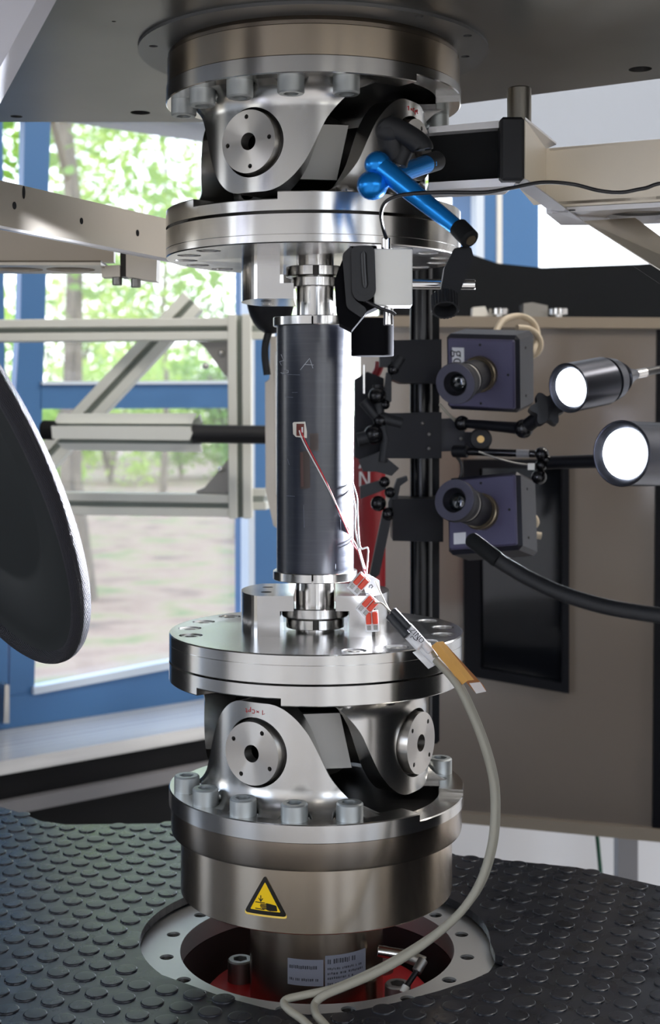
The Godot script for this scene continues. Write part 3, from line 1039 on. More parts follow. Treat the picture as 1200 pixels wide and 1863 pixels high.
func handwriting(ear: Node3D, ex: Transform3D, turned: float) -> void:   # the red pen mark on the ear above its cap: «1 x Cpt»
	var strokes := [[[-1.0, 0.3], [-0.8, 0.6], [-0.8, -0.4]], [[-0.45, 0.25], [-0.2, -0.15]], [[-0.45, -0.15], [-0.2, 0.25]], [[0.25, 0.45], [0.05, 0.5], [-0.03, 0.1], [0.05, -0.3], [0.27, -0.28]], [[0.4, 0.25], [0.4, -0.8]], [[0.4, 0.2], [0.55, 0.28], [0.62, 0.1], [0.52, -0.15], [0.42, -0.1]], [[0.8, 0.6], [0.8, -0.25], [0.95, -0.3]], [[0.68, 0.25], [0.95, 0.28]]]
	var m := M.new()
	for st in strokes:
		var path := []
		for q in st:
			var p := ear_point(turned * q[0] * 0.0105, -0.0368 + turned * q[1] * 0.004, false)
			path.append(ex * (p * Vector3(1.002, 1, 1.002)))
		tube(m, path, 0.0003, 5)
	part("pen_mark", m, mats["red ink"], ear, "red handwritten pen mark")
func spider(called: String, label: String, c: Vector3, dir: float, up: float) -> void:
	var th := thing(called, label, "joint cross", c + Vector3(0, -0.04, 0))
	var m := M.new()
	for a in [0.0, 90.0]:
		var d := polar(1.0, dir + a)
		cyl(m, c - d * 0.09, c + d * 0.09, 0.0262, 32, 0.002)
	part("trunnions", m, mats["milled steel"], th)
	m = M.new()
	var z := polar(1.0, dir + 40.0)
	var y := Vector3(0, up, 0)
	var x := y.cross(z)
	var face := []
	for q in [[-0.034, -0.0285], [0.0115, -0.0285], [0.0225, 0.022], [-0.034, 0.022]]:
		face.append(c + x * q[0] * (1.0 if up > 0 else -1.0) + y * q[1] + z * 0.064)
	ext(m, face, -z * 0.06)
	part("side_block", m, mats["dull steel"], th)
	m = M.new()
	ball(m, c, 0.045, 28)
	part("hub", m, mats["dull steel"], th)
	m = M.new()
	lathe(m, [Vector2(0.06, 0.028), Vector2(0.045, 0.04), Vector2(0.02, 0.0525)], Transform3D(Basis(Vector3.RIGHT, 0.0 if up < 0 else PI), c), 32)
	part("boss", m, mats["groove steel"], th)

func disc_with_holes(called: String, label: String, ax: float, y0: float, y1: float, line: float, up: bool, angs: Array) -> Node3D:
	# a tool flange: turned edge, one face with counterbored bolt holes
	var th := thing(called, label, "flange", Vector3(ax, y0, 0))
	var m := M.new()
	var o := Vector3(ax, 0, 0)
	var lip := 0.004
	var edge := [Vector2(RF - 0.003, y0), Vector2(RF - 0.001, y0), Vector2(RF, y0 + 0.001), Vector2(RF, line - 0.0003), Vector2(RF - 0.0003, line), Vector2(RF, line + 0.0003), Vector2(RF, y1 - 0.001), Vector2(RF - 0.001, y1), Vector2(RF - 0.003, y1)]
	if up: edge[0] = Vector2(0.0, y0)
	else: edge[-1] = Vector2(0.0, y1)
	lathe(m, edge, Transform3D(Basis(), o), 128)
	lathe(m, [Vector2(0.0, y1 - lip), Vector2(RF - 0.002, y1 - lip)] if up else [Vector2(RF - 0.002, y0 + lip), Vector2(0.0, y0 + lip)], Transform3D(Basis(), o), 96, 0.0, TAU, up)
	part("rim", m, mats["turned steel"], th)
	var holes := []
	for a in angs:
		var p := polar(0.122, a)
		holes.append(circle2(Vector2(p.x, p.z), 0.0112, 28))
	m = M.new()
	plate(m, circle2(Vector2.ZERO, RF - 0.0029, 128), holes, Transform3D(Basis(), o + Vector3(0, (y1 - lip) if up else y0, 0)), lip, true)
	part("face", m, mats["face steel"], th)
	for a in angs:
		m = M.new()
		var xf := Transform3D(Basis() if up else Basis(Vector3.RIGHT, PI), polar(0.122, a, (y1 - lip) if up else (y0 + lip)) + o)
		lathe(m, [Vector2(0.0092, 0), Vector2(0.0092, 0.0022), Vector2(0.0085, 0.003), Vector2(0.0055, 0.003), Vector2(0.0055, 0.0005), Vector2(0, 0.0005)], xf, 24)
		part("sunk_bolt", m, mats["milled steel"], th)
	return th

func jaw(called: String, label: String, side: float, y0: float, y1: float, step: float, lip_top: bool) -> void:
	var th := thing(called, label, "grip jaw", Vector3(side * 0.045, y0, 0))
	var m := M.new()
	for lv in [[y0, step, 0.032 if lip_top else 0.0195], [step, y1, 0.0195 if lip_top else 0.032]]:
		var o := PackedVector2Array()
		var zf := 0.0465
		var r := 0.0705
		o.append(Vector2(side * lv[2], zf))
		for i in range(25):
			var z: float = lerp(zf, -zf, i / 24.0)
			o.append(Vector2(side * sqrt(r * r - z * z), z))
		o.append(Vector2(side * lv[2], -zf))
		var holes := []
		if lv[2] < 0.03:
			for z in [-0.018, 0.018]: holes.append(circle2(Vector2(side * 0.046, z), 0.0052, 18))
		plate(m, o, holes, Transform3D(Basis(), Vector3(0, lv[0], 0)), lv[1] - lv[0])
	part("block", m, mats["jaw steel"], th)
	for z in [-0.018, 0.018]:
		m = M.new()
		var yy := y1 - 0.004 if lip_top else y0 + 0.004
		lathe(m, [Vector2(0.0051, yy), Vector2(0.0051, yy + 0.0004), Vector2(0.0, yy + 0.0004)], Transform3D(Basis(), Vector3(side * 0.046, 0, z)), 18)
		part("bolt_hole", m, mats["groove steel"], th)

func build_column() -> void:
	steel("face steel", rgb(214, 213, 212), 0.24, -0.75)
	# lower half
	var xl := 0.0013
	var th := thing("pedestal_drum", "brown tinted turned steel drum with a yellow warning sticker", "steel drum", Vector3(xl, 0.0588, 0))
	var ox := Transform3D(Basis(), Vector3(xl, 0, 0))
	var m := M.new()
	lathe(m, [Vector2(0, 0.0588), Vector2(0.1282, 0.0588), Vector2(0.1292, 0.0598), Vector2(0.1292, 0.118), Vector2(0, 0.118)], ox, 128)
	part("drum", m, mats["brown turned steel"], th)
	m = M.new()
	lathe(m, [Vector2(0, 0.1145), Vector2(0.130, 0.1145), Vector2(0.1378, 0.1165), Vector2(0.1384, 0.119), Vector2(0.1384, 0.1405), Vector2(0.1378, 0.1412), Vector2(0, 0.1412)], ox, 128)
	part("adapter_ring", m, mats["dark turned steel"], th)
	th = thing("pedestal_shaft", "thick plain steel shaft below the drum with two paper labels", "shaft", Vector3(xl, -0.045, 0))
	m = M.new()
	lathe(m, [Vector2(0, -0.045), Vector2(0.0635, -0.045), Vector2(0.0635, 0.0586), Vector2(0, 0.0586)], ox, 96)
	part("shaft_body", m, mats["dark turned steel"], th)
	shaft_label(th, xl, -24.0, 6.2, 0.0115, -0.0125, 1)
	shaft_label(th, xl, 7.6, 46.0, 0.0150, -0.0150, 2)
	warning_sticker(xl)
	var cl := Vector3(xl, 0.2076, 0)
	fork("joint_fork", "bottom fork of the lower universal joint, bolted down by grey socket screws", cl, -30.5, -1.0, 0.0156, [0.0, 22.2, -22.2, 44.4, -44.4, 135.6, -135.6, 157.8, -157.8, 180.0], true, 30.0)
	spider("joint_cross", "grey cross between the two forks of the lower universal joint", cl, -30.5, -1.0)
	fork("joint_fork", "upper fork of the lower universal joint, with its round cap facing right", cl, 59.5, 1.0, 0.0175, [], false, 40.0)
	disc_with_holes("tool_flange", "wide round steel flange under the lower grip, with shiny top face", xl, 0.2766, 0.3028, 0.2934, true, [16.0, 36.0, 56.0, 76.0, 96.0, 116.0, -113.0, -93.0, -73.0, -133.0])
	jaw("grip_jaw", "left half of the lower grip, a stepped steel block on the flange", -1.0, 0.3028, 0.3408, 0.3268, true)
	jaw("grip_jaw", "right half of the lower grip, a steel block beside the orange connectors", 1.0, 0.3028, 0.3408, 0.3268, true)
	th = thing("pull_rod", "short steel rod and collars between the lower grip jaws", "rod", Vector3(0, 0.3028, 0))
	m = M.new()
	lathe(m, [Vector2(0.0185, 0.3028), Vector2(0.0185, 0.351)], Transform3D(), 48)
	part("rod", m, mats["turned steel"], th)
	m = M.new()
	lathe(m, [Vector2(0.0185, 0.316), Vector2(0.031, 0.316), Vector2(0.0318, 0.317), Vector2(0.0318, 0.325), Vector2(0.031, 0.326), Vector2(0.0185, 0.326)], Transform3D(), 64)
	part("collar", m, mats["turned steel"], th)
	slotted_ring(th, 0.3055, 0.3150)
	# specimen
	th = thing("tube_specimen", "black carbon fibre tube with chalk marks held between the two grips", "tube", Vector3(0, 0.351, 0))
	m = M.new()
	lathe(m, [Vector2(0.0368, 0.3597), Vector2(0.0368, 0.5924)], Transform3D(), 96)
	for i in range(m.t.size()): m.t[i] = Vector2(m.t[i].x / TAU, m.t[i].y / 2.33)
	var tube_mesh := part("tube", m, mats["carbon tube"], th)
	for q in [[0.3512, 0.3597], [0.5924, 0.6012]]:
		for hlf in [0, 1]:
			m = M.new()
			var a0 := deg_to_rad(1.2 + 180.0 * hlf - 3.0)
			var a1 := deg_to_rad(178.8 + 180.0 * hlf - 3.0)
			lathe(m, [Vector2(0.0186, q[0]), Vector2(0.0396, q[0]), Vector2(0.0402, q[0] + 0.0006), Vector2(0.0402, q[1] - 0.0006), Vector2(0.0396, q[1]), Vector2(0.0186, q[1])], Transform3D(), 48, a0, a1)
			for a in [a0, a1]:
				var rr := Vector3(sin(a), 0, cos(a))
				m.quad(rr * 0.0186 + Vector3(0, q[0], 0), rr * 0.04 + Vector3(0, q[0], 0), rr * 0.04 + Vector3(0, q[1], 0), rr * 0.0186 + Vector3(0, q[1], 0), Vector3(cos(a), 0, -sin(a)) * (-1.0 if a == a0 else 1.0))
			part("end_ring", m, mats["turned steel"], th)
	chalk_marks(tube_mesh)
	strain_gauges()
	# upper half
	var xu := -0.0016
	disc_with_holes("tool_flange", "wide round steel flange above the upper grip, seen from below", xu, 0.6559, 0.6821, 0.6634, false, [-150.0, -130.0, -110.0, -90.0, -70.0, -50.0, 40.0, 60.0, 80.0, 100.0, 120.0, 140.0])
	jaw("grip_jaw", "left half of the upper grip, a stepped steel block hanging under the flange", -1.0, 0.6156, 0.6559, 0.630, false)
	jaw("grip_jaw", "right half of the upper grip, mostly hidden behind the black camera light", 1.0, 0.6156, 0.6559, 0.630, false)
	th = thing("pull_rod", "short steel rod and collars between the upper grip jaws", "rod", Vector3(0, 0.6012, 0))
	m = M.new()
	lathe(m, [Vector2(0.0178, 0.6012), Vector2(0.0178, 0.6559)], Transform3D(), 48)
	part("rod", m, mats["turned steel"], th)
	m = M.new()
	lathe(m, [Vector2(0.0178, 0.6300), Vector2(0.0225, 0.6300), Vector2(0.0230, 0.6306), Vector2(0.0230, 0.6383), Vector2(0.0225, 0.6389), Vector2(0.0178, 0.6389)], Transform3D(), 64)
	part("collar", m, mats["turned steel"], th)
	slotted_ring(th, 0.6398, 0.6492)
	var cu := Vector3(xu, 0.751, 0)
	fork("joint_fork", "lower fork of the upper universal joint, its right cap behind the blue arm", cu, 59.5, -1.0, 0.0165, [], true, 20.0)
	spider("joint_cross", "grey cross between the two forks of the upper universal joint", cu, -30.5, 1.0)
	fork("joint_fork", "top fork of the upper universal joint, hanging from dark grey socket screws", cu, -30.5, 1.0, 0.0150, [0.0, 22.2, -22.2, 44.4, -44.4, 135.6, -135.6, 157.8, -157.8], false, 85.0)
	th = thing("adapter_disc", "brown tinted steel adapter discs under the dark crosshead plate", "adapter disc", Vector3(xu, 0.8165, 0))
	m = M.new()
	var ou := Transform3D(Basis(), Vector3(xu, 0, 0))
	lathe(m, [Vector2(0, 0.8167), Vector2(0.1386, 0.8167), Vector2(0.1392, 0.8174), Vector2(0.1392, 0.8434), Vector2(0.1386, 0.844), Vector2(0, 0.844)], ou, 128)
	part("disc", m, mats["brown turned steel"], th)
	m = M.new()
	lathe(m, [Vector2(0, 0.8442), Vector2(0.1384, 0.8442), Vector2(0.1384, 0.8475), Vector2(0.132, 0.855), Vector2(0, 0.855)], ou, 128)
	part("adapter_shoulder", m, mats["dark turned steel"], th)

func slotted_ring(th: Node3D, y0: float, y1: float) -> void:
	for k in range(4):
		var m := M.new()
		var a0 := deg_to_rad(8.0 + 90.0 * k)
		var a1 := deg_to_rad(86.0 + 90.0 * k)
		lathe(m, [Vector2(0.0187, y0), Vector2(0.0272, y0), Vector2(0.0278, y0 + 0.0006), Vector2(0.0278, y1 - 0.0006), Vector2(0.0272, y1), Vector2(0.0187, y1)], Transform3D(), 20, a0, a1)
		for a in [a0, a1]:
			var rr := Vector3(sin(a), 0, cos(a))
			m.quad(rr * 0.0187 + Vector3(0, y0, 0), rr * 0.0278 + Vector3(0, y0, 0), rr * 0.0278 + Vector3(0, y1, 0), rr * 0.0187 + Vector3(0, y1, 0), Vector3(cos(a), 0, -sin(a)) * (-1.0 if a == a0 else 1.0))
		part("ring_segment", m, mats["turned steel"], th)
	var m2 := M.new()
	lathe(m2, [Vector2(0.0240, y0), Vector2(0.0240, y1)], Transform3D(), 32)
	part("ring_core", m2, mats["groove steel"], th)

func on_tube(px: float, py: float, lift := 0.0, r := 0.0368, ax := 0.0) -> Vector3:   # the point of an upright cylinder seen at a pixel
	var c := P(px, py, 0.0) - Vector3(ax, 0, 0)
	var d := P(px, py, 1.0) - Vector3(ax, 0, 0) - c
	var rr := r + lift
	var a := d.x * d.x + d.z * d.z
	var b := 2.0 * (c.x * d.x + c.z * d.z)
	var disc := b * b - 4.0 * a * (c.x * c.x + c.z * c.z - rr * rr)
	return c + d * (-b - sqrt(maxf(disc, 0.0))) / (2.0 * a) + Vector3(ax, 0, 0)

func chalk_marks(tb: Node3D) -> void:
	var marks := [[[546, 673], [563, 652], [569, 670]], [[553, 663], [570, 664]], [[511, 645], [516, 656], [508, 658], [512, 665]], [[510, 678], [517, 680], [524, 678], [524, 674], [518, 673], [516, 679]]]
	var m := M.new()
	for s in marks:
		var path := []
		for i in range(s.size() - 1):
			for k in range(4): path.append(on_tube(lerpf(s[i][0], s[i + 1][0], k / 4.0), lerpf(s[i][1], s[i + 1][1], k / 4.0), 0.0001))
		path.append(on_tube(s[-1][0], s[-1][1], 0.0001))
		tube(m, path, 0.00034, 5)
	part("chalk_letter", m, mats["chalk"], tb, "white chalk letter A and numerals")
	m = M.new()
	for s in [[512, 681, 545, 682], [531, 714, 541, 714], [517, 722, 533, 723], [523, 835, 526, 846], [552, 918, 553, 960], [521, 902, 536, 903], [619, 945, 620, 964], [610, 1026, 610, 1036]]:
		var path := []
		for k in range(5): path.append(on_tube(lerpf(s[0], s[2], k / 4.0), lerpf(s[1], s[3], k / 4.0), 0.00005))
		tube(m, path, 0.0002, 4)
	part("scratch", m, mats["scratch grey"], tb, "thin pale scratches")

func patch(m: M, pix: Array, lift: float, thick: float, r := 0.0368, ax := 0.0) -> void:   # a sheet stuck on a cylinder, outlined in pixels
	var o := PackedVector2Array()
	for q in pix: o.append(Vector2(q[0], q[1]))
	o = sub_outline(Array(o), 4.0)
	var hh := holed(o, [], 5.0)
	var pts: PackedVector2Array = hh[0]
	var lo := pts[0]
	var hi := pts[0]
	for p in pts: lo = lo.min(p); hi = hi.max(p)
	for k in range(0, hh[1].size(), 3):
		var q := []
		var w := []
		var u := []
		for z in range(3):
			var p: Vector2 = pts[hh[1][k + z]]
			q.append(on_tube(p.x, p.y, lift + thick, r, ax))
			w.append(Vector3(q[z].x - ax, 0, q[z].z).normalized())
			u.append((p - lo) / (hi - lo))
		m.tri(q[0], q[1], q[2], w[0], w[1], w[2], u[0], u[1], u[2])
	for i in range(o.size()):
		var a := o[i]
		var b := o[(i + 1) % o.size()]
		var e := on_tube(b.x, b.y, lift, r, ax) - on_tube(a.x, a.y, lift, r, ax)
		var c2 := Vector2.ZERO
		for p in o: c2 += p / o.size()
		var outw := on_tube((a.x + b.x) / 2, (a.y + b.y) / 2, 0, r, ax) - on_tube(c2.x, c2.y, 0, r, ax)
		var nn := e.cross(Vector3(on_tube(a.x, a.y, 0, r, ax).x - ax, 0, on_tube(a.x, a.y, 0, r, ax).z)).normalized()
		if nn.dot(outw) < 0: nn = -nn
		m.quad(on_tube(a.x, a.y, lift, r, ax), on_tube(b.x, b.y, lift, r, ax), on_tube(b.x, b.y, lift + thick, r, ax), on_tube(a.x, a.y, lift + thick, r, ax), nn)

func strain_gauges() -> void:
	var th := thing("strain_gauge", "small square white strain gauge glued on the black tube, with red wire", "strain gauge", on_tube(544, 797))
	var m := M.new()
	patch(m, [[532, 770], [534, 768], [555, 767], [558, 785], [558, 797], [538, 795], [533, 790]], 0.0, 0.0006)
	part("white_backing", m, mats["gauge white"], th)
	m = M.new()
	patch(m, [[539, 771], [553, 771], [553, 793], [539, 793]], 0.0006, 0.0003)
	part("gauge_foil", m, mats["copper foil"], th)
	m = M.new()
	patch(m, [[548, 777], [551, 777], [551, 787], [548, 787]], 0.0009, 0.0004)
	part("solder_tab", m, mats["bright aluminium"], th)
	var th2 := thing("strain_gauge", "long brown film gauge on the tube just below the white square gauge", "strain gauge", on_tube(550, 888))
	m = M.new()
	patch(m, [[545, 822], [563, 820], [564, 888], [546, 890]], 0.0, 0.0002)
	part("film", m, mats["amber film"], th2)
	m = M.new()
	patch(m, [[546, 823], [551, 823], [552, 885], [547, 886]], 0.0002, 0.0002)
	part("foil_strip", m, mats["film foil"], th2)
	var th3 := thing("strain_gauge", "short brown film patch on the tube right of the white square gauge", "strain gauge", on_tube(572, 820))
	m = M.new()
	patch(m, [[563, 789], [579, 788], [579, 820], [564, 821]], 0.0, 0.0002)
	part("film", m, mats["amber film"], th3)

func shaft_label(th: Node3D, ax: float, a0: float, a1: float, yt: float, yb: float, kind: int) -> void:
	var im := Image.create(256, 128, false, Image.FORMAT_RGB8)
	im.fill(Color(0.6, 0.61, 0.64))
	var r := RandomNumberGenerator.new()
	r.seed = 5 + kind
	var rows := [[30, 16, 0.8], [92, 12, 0.85]] if kind == 1 else [[14, 18, 0.7], [48, 8, 0.9], [66, 8, 0.9], [84, 8, 0.7], [106, 10, 0.9]]
	for row in rows:
		var x := 14.0
		while x < 256 * row[2]:
			var wd := r.randf_range(4, 12)
			im.fill_rect(Rect2i(int(x), row[0] + r.randi_range(0, 2), int(wd), row[1]), Color(0.26, 0.26, 0.29))
			x += wd + (4.0 if r.randf() < 0.8 else 14.0)
	var s := mat("shaft label %d" % kind, Color(0.8, 0.8, 0.82), 0.5)
	s.albedo_texture = ImageTexture.create_from_image(im)
	var m := M.new()
	var rr := 0.0637
	for k in range(16):
		var t0: float = deg_to_rad(lerp(a0, a1, k / 16.0))
		var t1: float = deg_to_rad(lerp(a0, a1, (k + 1) / 16.0))
		var n0 := Vector3(sin(t0), 0, cos(t0))
		var n1 := Vector3(sin(t1), 0, cos(t1))
		var c := Vector3(ax, 0, 0)
		var q := [c + n0 * rr + Vector3(0, yb, 0), c + n1 * rr + Vector3(0, yb, 0), c + n1 * rr + Vector3(0, yt, 0), c + n0 * rr + Vector3(0, yt, 0)]
		var u := [Vector2(k / 16.0, 1), Vector2((k + 1) / 16.0, 1), Vector2((k + 1) / 16.0, 0), Vector2(k / 16.0, 0)]
		m.tri(q[0], q[1], q[2], n0, n1, n1, u[0], u[1], u[2])
		m.tri(q[0], q[2], q[3], n0, n1, n0, u[0], u[2], u[3])
	part("paper_label", m, s, th, "white paper label with lines of small print")

func paint(im: Image, pts: Array, c: Color) -> void:
	var poly := PackedVector2Array()
	for q in pts: poly.append(Vector2(q[0], q[1]))
	var lo := poly[0]
	var hi := poly[0]
	for p in poly: lo = lo.min(p); hi = hi.max(p)
	for y in range(maxi(0, int(lo.y)), mini(im.get_height(), int(hi.y) + 1)):
		for x in range(maxi(0, int(lo.x)), mini(im.get_width(), int(hi.x) + 1)):
			if Geometry2D.is_point_in_polygon(Vector2(x + 0.5, y + 0.5), poly): im.set_pixel(x, y, c)
func rounded(pts: Array, r: float) -> Array:
	var o := []
	var k := pts.size()
	for i in range(k):
		var p := Vector2(pts[i][0], pts[i][1])
		var a := (Vector2(pts[(i + k - 1) % k][0], pts[(i + k - 1) % k][1]) - p).normalized()
		var b := (Vector2(pts[(i + 1) % k][0], pts[(i + 1) % k][1]) - p).normalized()
		for j in range(7):
			var t := j / 6.0
			var q := (p + a * r).lerp(p, t).lerp(p.lerp(p + b * r, t), t)
			o.append([q.x, q.y])
	return o
func warning_sticker(ax: float) -> void:
	# crushing hazard: black bordered yellow triangle, hand between two lines, arrow pointing down
	var im := Image.create(300, 300, false, Image.FORMAT_RGB8)
	var yel := rgb(250, 206, 18)
	im.fill(rgb(250, 212, 100))
	var ink := rgb(20, 16, 8)
	paint(im, rounded([[150, 14], [290, 276], [10, 276]], 30), ink)
	paint(im, rounded([[150, 62], [248, 250], [52, 250]], 8), yel)
	paint(im, [[119, 152], [125, 152], [125, 186], [119, 186]], ink)
	paint(im, [[106, 172], [111, 169], [122, 184], [133, 169], [138, 172], [122, 196]], ink)
	paint(im, [[86, 196], [150, 196], [150, 202], [86, 202]], ink)
	paint(im, [[86, 238], [146, 238], [146, 244], [86, 244]], ink)
	paint(im, rounded([[150, 198], [176, 200], [222, 208], [228, 244], [180, 248], [158, 242], [158, 204]], 6), ink)
	for f in [[120, 206], [117, 215], [120, 224], [130, 233]]:
		paint(im, rounded([[f[0], f[1]], [170, f[1]], [170, f[1] + 7], [f[0], f[1] + 7]], 3), ink)
	var s := mat("warning print", Color.WHITE, 0.35)
	s.albedo_texture = ImageTexture.create_from_image(im)
	var th := thing("warning_sticker", "yellow triangular crush hazard sticker with a black hand on the drum", "warning sticker", on_tube(485, 1672, 0, 0.1292, ax))
	var m := M.new()
	# outlined in arc length and height on the drum
	var r := 0.1293
	var c0 := deg_to_rad(-19.6)
	var tri := [[0.0, 0.0205], [0.0212, -0.0163], [-0.0212, -0.0163]]
	var o := PackedVector2Array()
	for q in rounded(tri, 0.0045): o.append(Vector2(q[0], q[1]))
	o = sub_outline(Array(o), 0.002)
	var hh := holed(o, [], 0.0028)
	for k in range(0, hh[1].size(), 3):
		var q := []
		var w := []
		var u := []
		for z in range(3):
			var p: Vector2 = hh[0][hh[1][k + z]]
			var a := c0 + p.x / r
			w.append(Vector3(sin(a), 0, cos(a)))
			q.append(Vector3(ax, 0.0885 + p.y, 0) + w[z] * (r + 0.0003))
			u.append(Vector2(0.5 + p.x / 0.0436, 0.975 - (p.y + 0.0168) / 0.0400))
		m.tri(q[0], q[1], q[2], w[0], w[1], w[2], u[0], u[1], u[2])
	part("printed_film", m, s, th)

# ================================================================ what hangs round the load string
func pixpoly(m: M, pix: Array, d: float, depth: float) -> void:    # a solid outlined at a distance, with its own thickness away from the eye
	var pts := []
	for q in pix: pts.append(P(q[0], q[1], q[2] if q.size() > 2 else d))
	ext(m, pts, Vector3(0, 0, -depth))
func line3(pix: Array, d: float) -> Array:
	var o := []
	for q in pix: o.append(P(q[0], q[1], q[2] if q.size() > 2 else d))
	return o

func upper_structure() -> void:
	var yb := 0.855
	var th := thing("crosshead_plate", "large dark grey crosshead plate overhead that the upper joint hangs from", "crosshead", Vector3(0, yb, 0))
	var z0 := P(0, 222, (EYE - yb) * F / (222 - HY)).z
	var pa := PY(850, 188, yb)
	var pb := PY(1200, 143, yb)
	var k := (pb.z - pa.z) / (pb.x - pa.x)
	var xc := pa.x + (z0 - pa.z) / k
	var o := sub_outline([Vector2(-1.1, z0), Vector2(xc - 0.06, z0), Vector2(xc - 0.01, z0 + 0.012), Vector2(xc + 0.05, z0 + 0.05 * k), Vector2(0.95, z0 + (0.95 - xc) * k), Vector2(0.95, 1.0), Vector2(-1.1, 1.0)], 0.05)
	var holes := []
	for h in [[255, 205, 18], [30, 212, 11], [1164, 126, 21], [207, 39, 4]]:
		var p := PY(h[0], h[1], yb)
		holes.append(circle2(Vector2(p.x, p.z), h[2] * (D - p.z) / F, 24))
	var m := M.new()
	filled(m, o, holes, yb, yb + 0.02, 0.08)
	part("plate", m, mats["crosshead paint"], th)
	m = M.new()
	filled(m, o, [], yb + 0.0202, yb + 0.22, 0.1)
	part("plate_core", m, mats["dark hole"], th)  # near-black colour gives the plate's holes their shade
	m = M.new()
	var hs := [circle2(Vector2.ZERO, 0.1, 48)]
	for h in [[279, 84], [850, 65], [846, 103], [762, 30]]:
		var p := PY(h[0], h[1], yb - 0.003)
		hs.append(circle2(Vector2(p.x + 0.0016, p.z), 0.0042, 14))
	plate(m, circle2(Vector2.ZERO, 0.1665, 96), hs, Transform3D(Basis(), Vector3(-0.0016, yb - 0.003, 0)), 0.003)
	part("collar_ring", m, mats["crosshead ring"], th, "dull grey ring round the adapter")
	# slanting bar at the top left
	m = M.new()
	pixpoly(m, [[121, -100], [-163, 422], [-330, 422], [-46, -100]], 1.0, 0.04)
	solo("diagonal_bar", m, mats["pale bar"], "pale grey slanting bar in the top left corner below the crosshead", "bar")
	# left bracket
	var a := P(0, 328, 1.21)
	var b := P(303, 398, 1.45)
	var a2 := P(0, 410, 1.21)
	var b2 := P(303, 470, 1.45)
	var dr := b - a
	th = thing("bracket_beam", "steel angle beam with small holes reaching in from the left edge", "bracket", a2 - dr * 0.5)
	m = M.new()
	ext(m, [a - dr * 0.6, b + dr * 0.12, b2 + (b2 - a2) * 0.12, a2 - (b2 - a2) * 0.6], Vector3(-0.006, 0, -0.012))
	part("web_strip", m, mats["nickel aluminium"], th)
	m = M.new()
	var f1 := b2 - a2
	ext(m, [a2 - f1 * 0.6, b2 + f1 * 0.1, b2 + f1 * 0.1 + Vector3(0, -0.0022, -0.003), a2 - f1 * 0.6 + Vector3(0, -0.0022, -0.003)], Vector3(-0.003, 0, -0.01))
	part("edge_strip", m, mats["bright aluminium"], th)
	for h in [[26, 374, 3.5, 7], [148, 402, 3, 6], [250, 424, 3, 6], [43, 350, 2.6, 12]]:
		m = M.new()
		var t: float = h[0] / 303.0
		var d: float = 1.0 / lerpf(1 / 1.21, 1 / 1.45, t)
		var c := P(h[0], h[1], d)
		var ux := dr.normalized()
		var nz := ux.cross(Vector3.UP).normalized()
		if nz.z < 0: nz = -nz
		var pts := []
		for i in range(16):
			var q := TAU * i / 16
			pts.append(c + ux * cos(q) * h[2] * d / F * 1.5 + Vector3.UP * sin(q) * h[3] * d / F + nz * 0.0004)
		ext(m, pts, -nz * 0.002)
		part("screw_hole", m, mats["dark hole"], th)
	m = M.new()
	pixpoly(m, [[-200, 380], [207, 440], [207, 477], [-200, 486]], 1.52, 0.012)
	part("web_strip", m, mats["rear aluminium"], th)
	m = M.new()
	var yl := EYE + 264 * 1.46 / F
	var so := sub_outline([Vector2(-0.55, D - 1.53), Vector2(-0.226, D - 1.53), Vector2(-0.226, D - 1.44), Vector2(-0.55, D - 1.44)], 0.02)
	filled(m, so, [circle2(Vector2(-0.266, D - 1.485), 0.026, 28), circle2(Vector2(-0.322, D - 1.485), 0.026, 28)], yl, yl + 0.003, 0.02)
	part("flange", m, mats["nickel aluminium"], th)
	m = M.new()
	filled(m, so, [], yl + 0.0032, yl + 0.005, 0.03)
	part("hole_backing_web", m, mats["brown web"], th)  # dark sheet added over the holes, standing in for their shade
	m = M.new()
	pixpoly(m, [[229, 440], [286, 450], [284, 511], [229, 503]], 1.47, 0.03)
	part("end_block", m, mats["nickel aluminium"], th)
	m = M.new()
	pixpoly(m, [[218, 440], [229, 442], [229, 503], [219, 503]], 1.475, 0.03)
	part("gap_plate", m, mats["groove steel"], th)
	m = M.new()
	pixpoly(m, [[184, 484], [218, 482], [218, 503], [185, 504]], 1.47, 0.02)
	part("small_block", m, mats["nickel aluminium"], th)
	for s in [[213, 503, 519, 9], [247, 507, 523, 9]]:
		m = M.new()
		cyl(m, P(s[0], s[1], 1.48), P(s[0], s[2], 1.48), s[3] * 1.48 / F, 20, 0.0006)
		part("screw", m, mats["dull steel"], th)
	# right bracket
	th = thing("bracket_arm", "pale aluminium bracket arm with black end block at the upper right", "bracket", P(990, 380, 1.36))
	m = M.new()
	pixpoly(m, [[780, 242, 1.3], [911, 230, 1.275], [911, 325, 1.275], [780, 331, 1.3]], 1.3, 0.01)
	part("black_web", m, mats["black rubber"], th)
	m = M.new()
	pixpoly(m, [[780, 231, 1.285], [911, 219, 1.262], [911, 232, 1.262], [780, 242, 1.285]], 1.3, 0.05)
	part("flange", m, mats["bright aluminium"], th)
	m = M.new()
	pixpoly(m, [[780, 332, 1.285], [911, 324, 1.262], [940, 330, 1.262], [930, 338, 1.262], [780, 346, 1.285]], 1.3, 0.05)
	part("flange", m, mats["bright aluminium"], th)
	m = M.new()
	var c1 := P(932, 270, 1.25)
	box(m, c1 + Vector3(0, 0, -0.011), Vector3(44 * 1.25 / F, 116 * 1.25 / F, 0.022), 0.0025)
	part("end_block", m, mats["black plastic"], th)
	m = M.new()
	ext(m, [P(955, 218, 1.262), P(993, 268, 1.385), P(993, 372, 1.385), P(955, 325, 1.262)], Vector3(-0.012, 0, -0.004))
	part("cheek", m, mats["arm aluminium"], th)
	m = M.new()
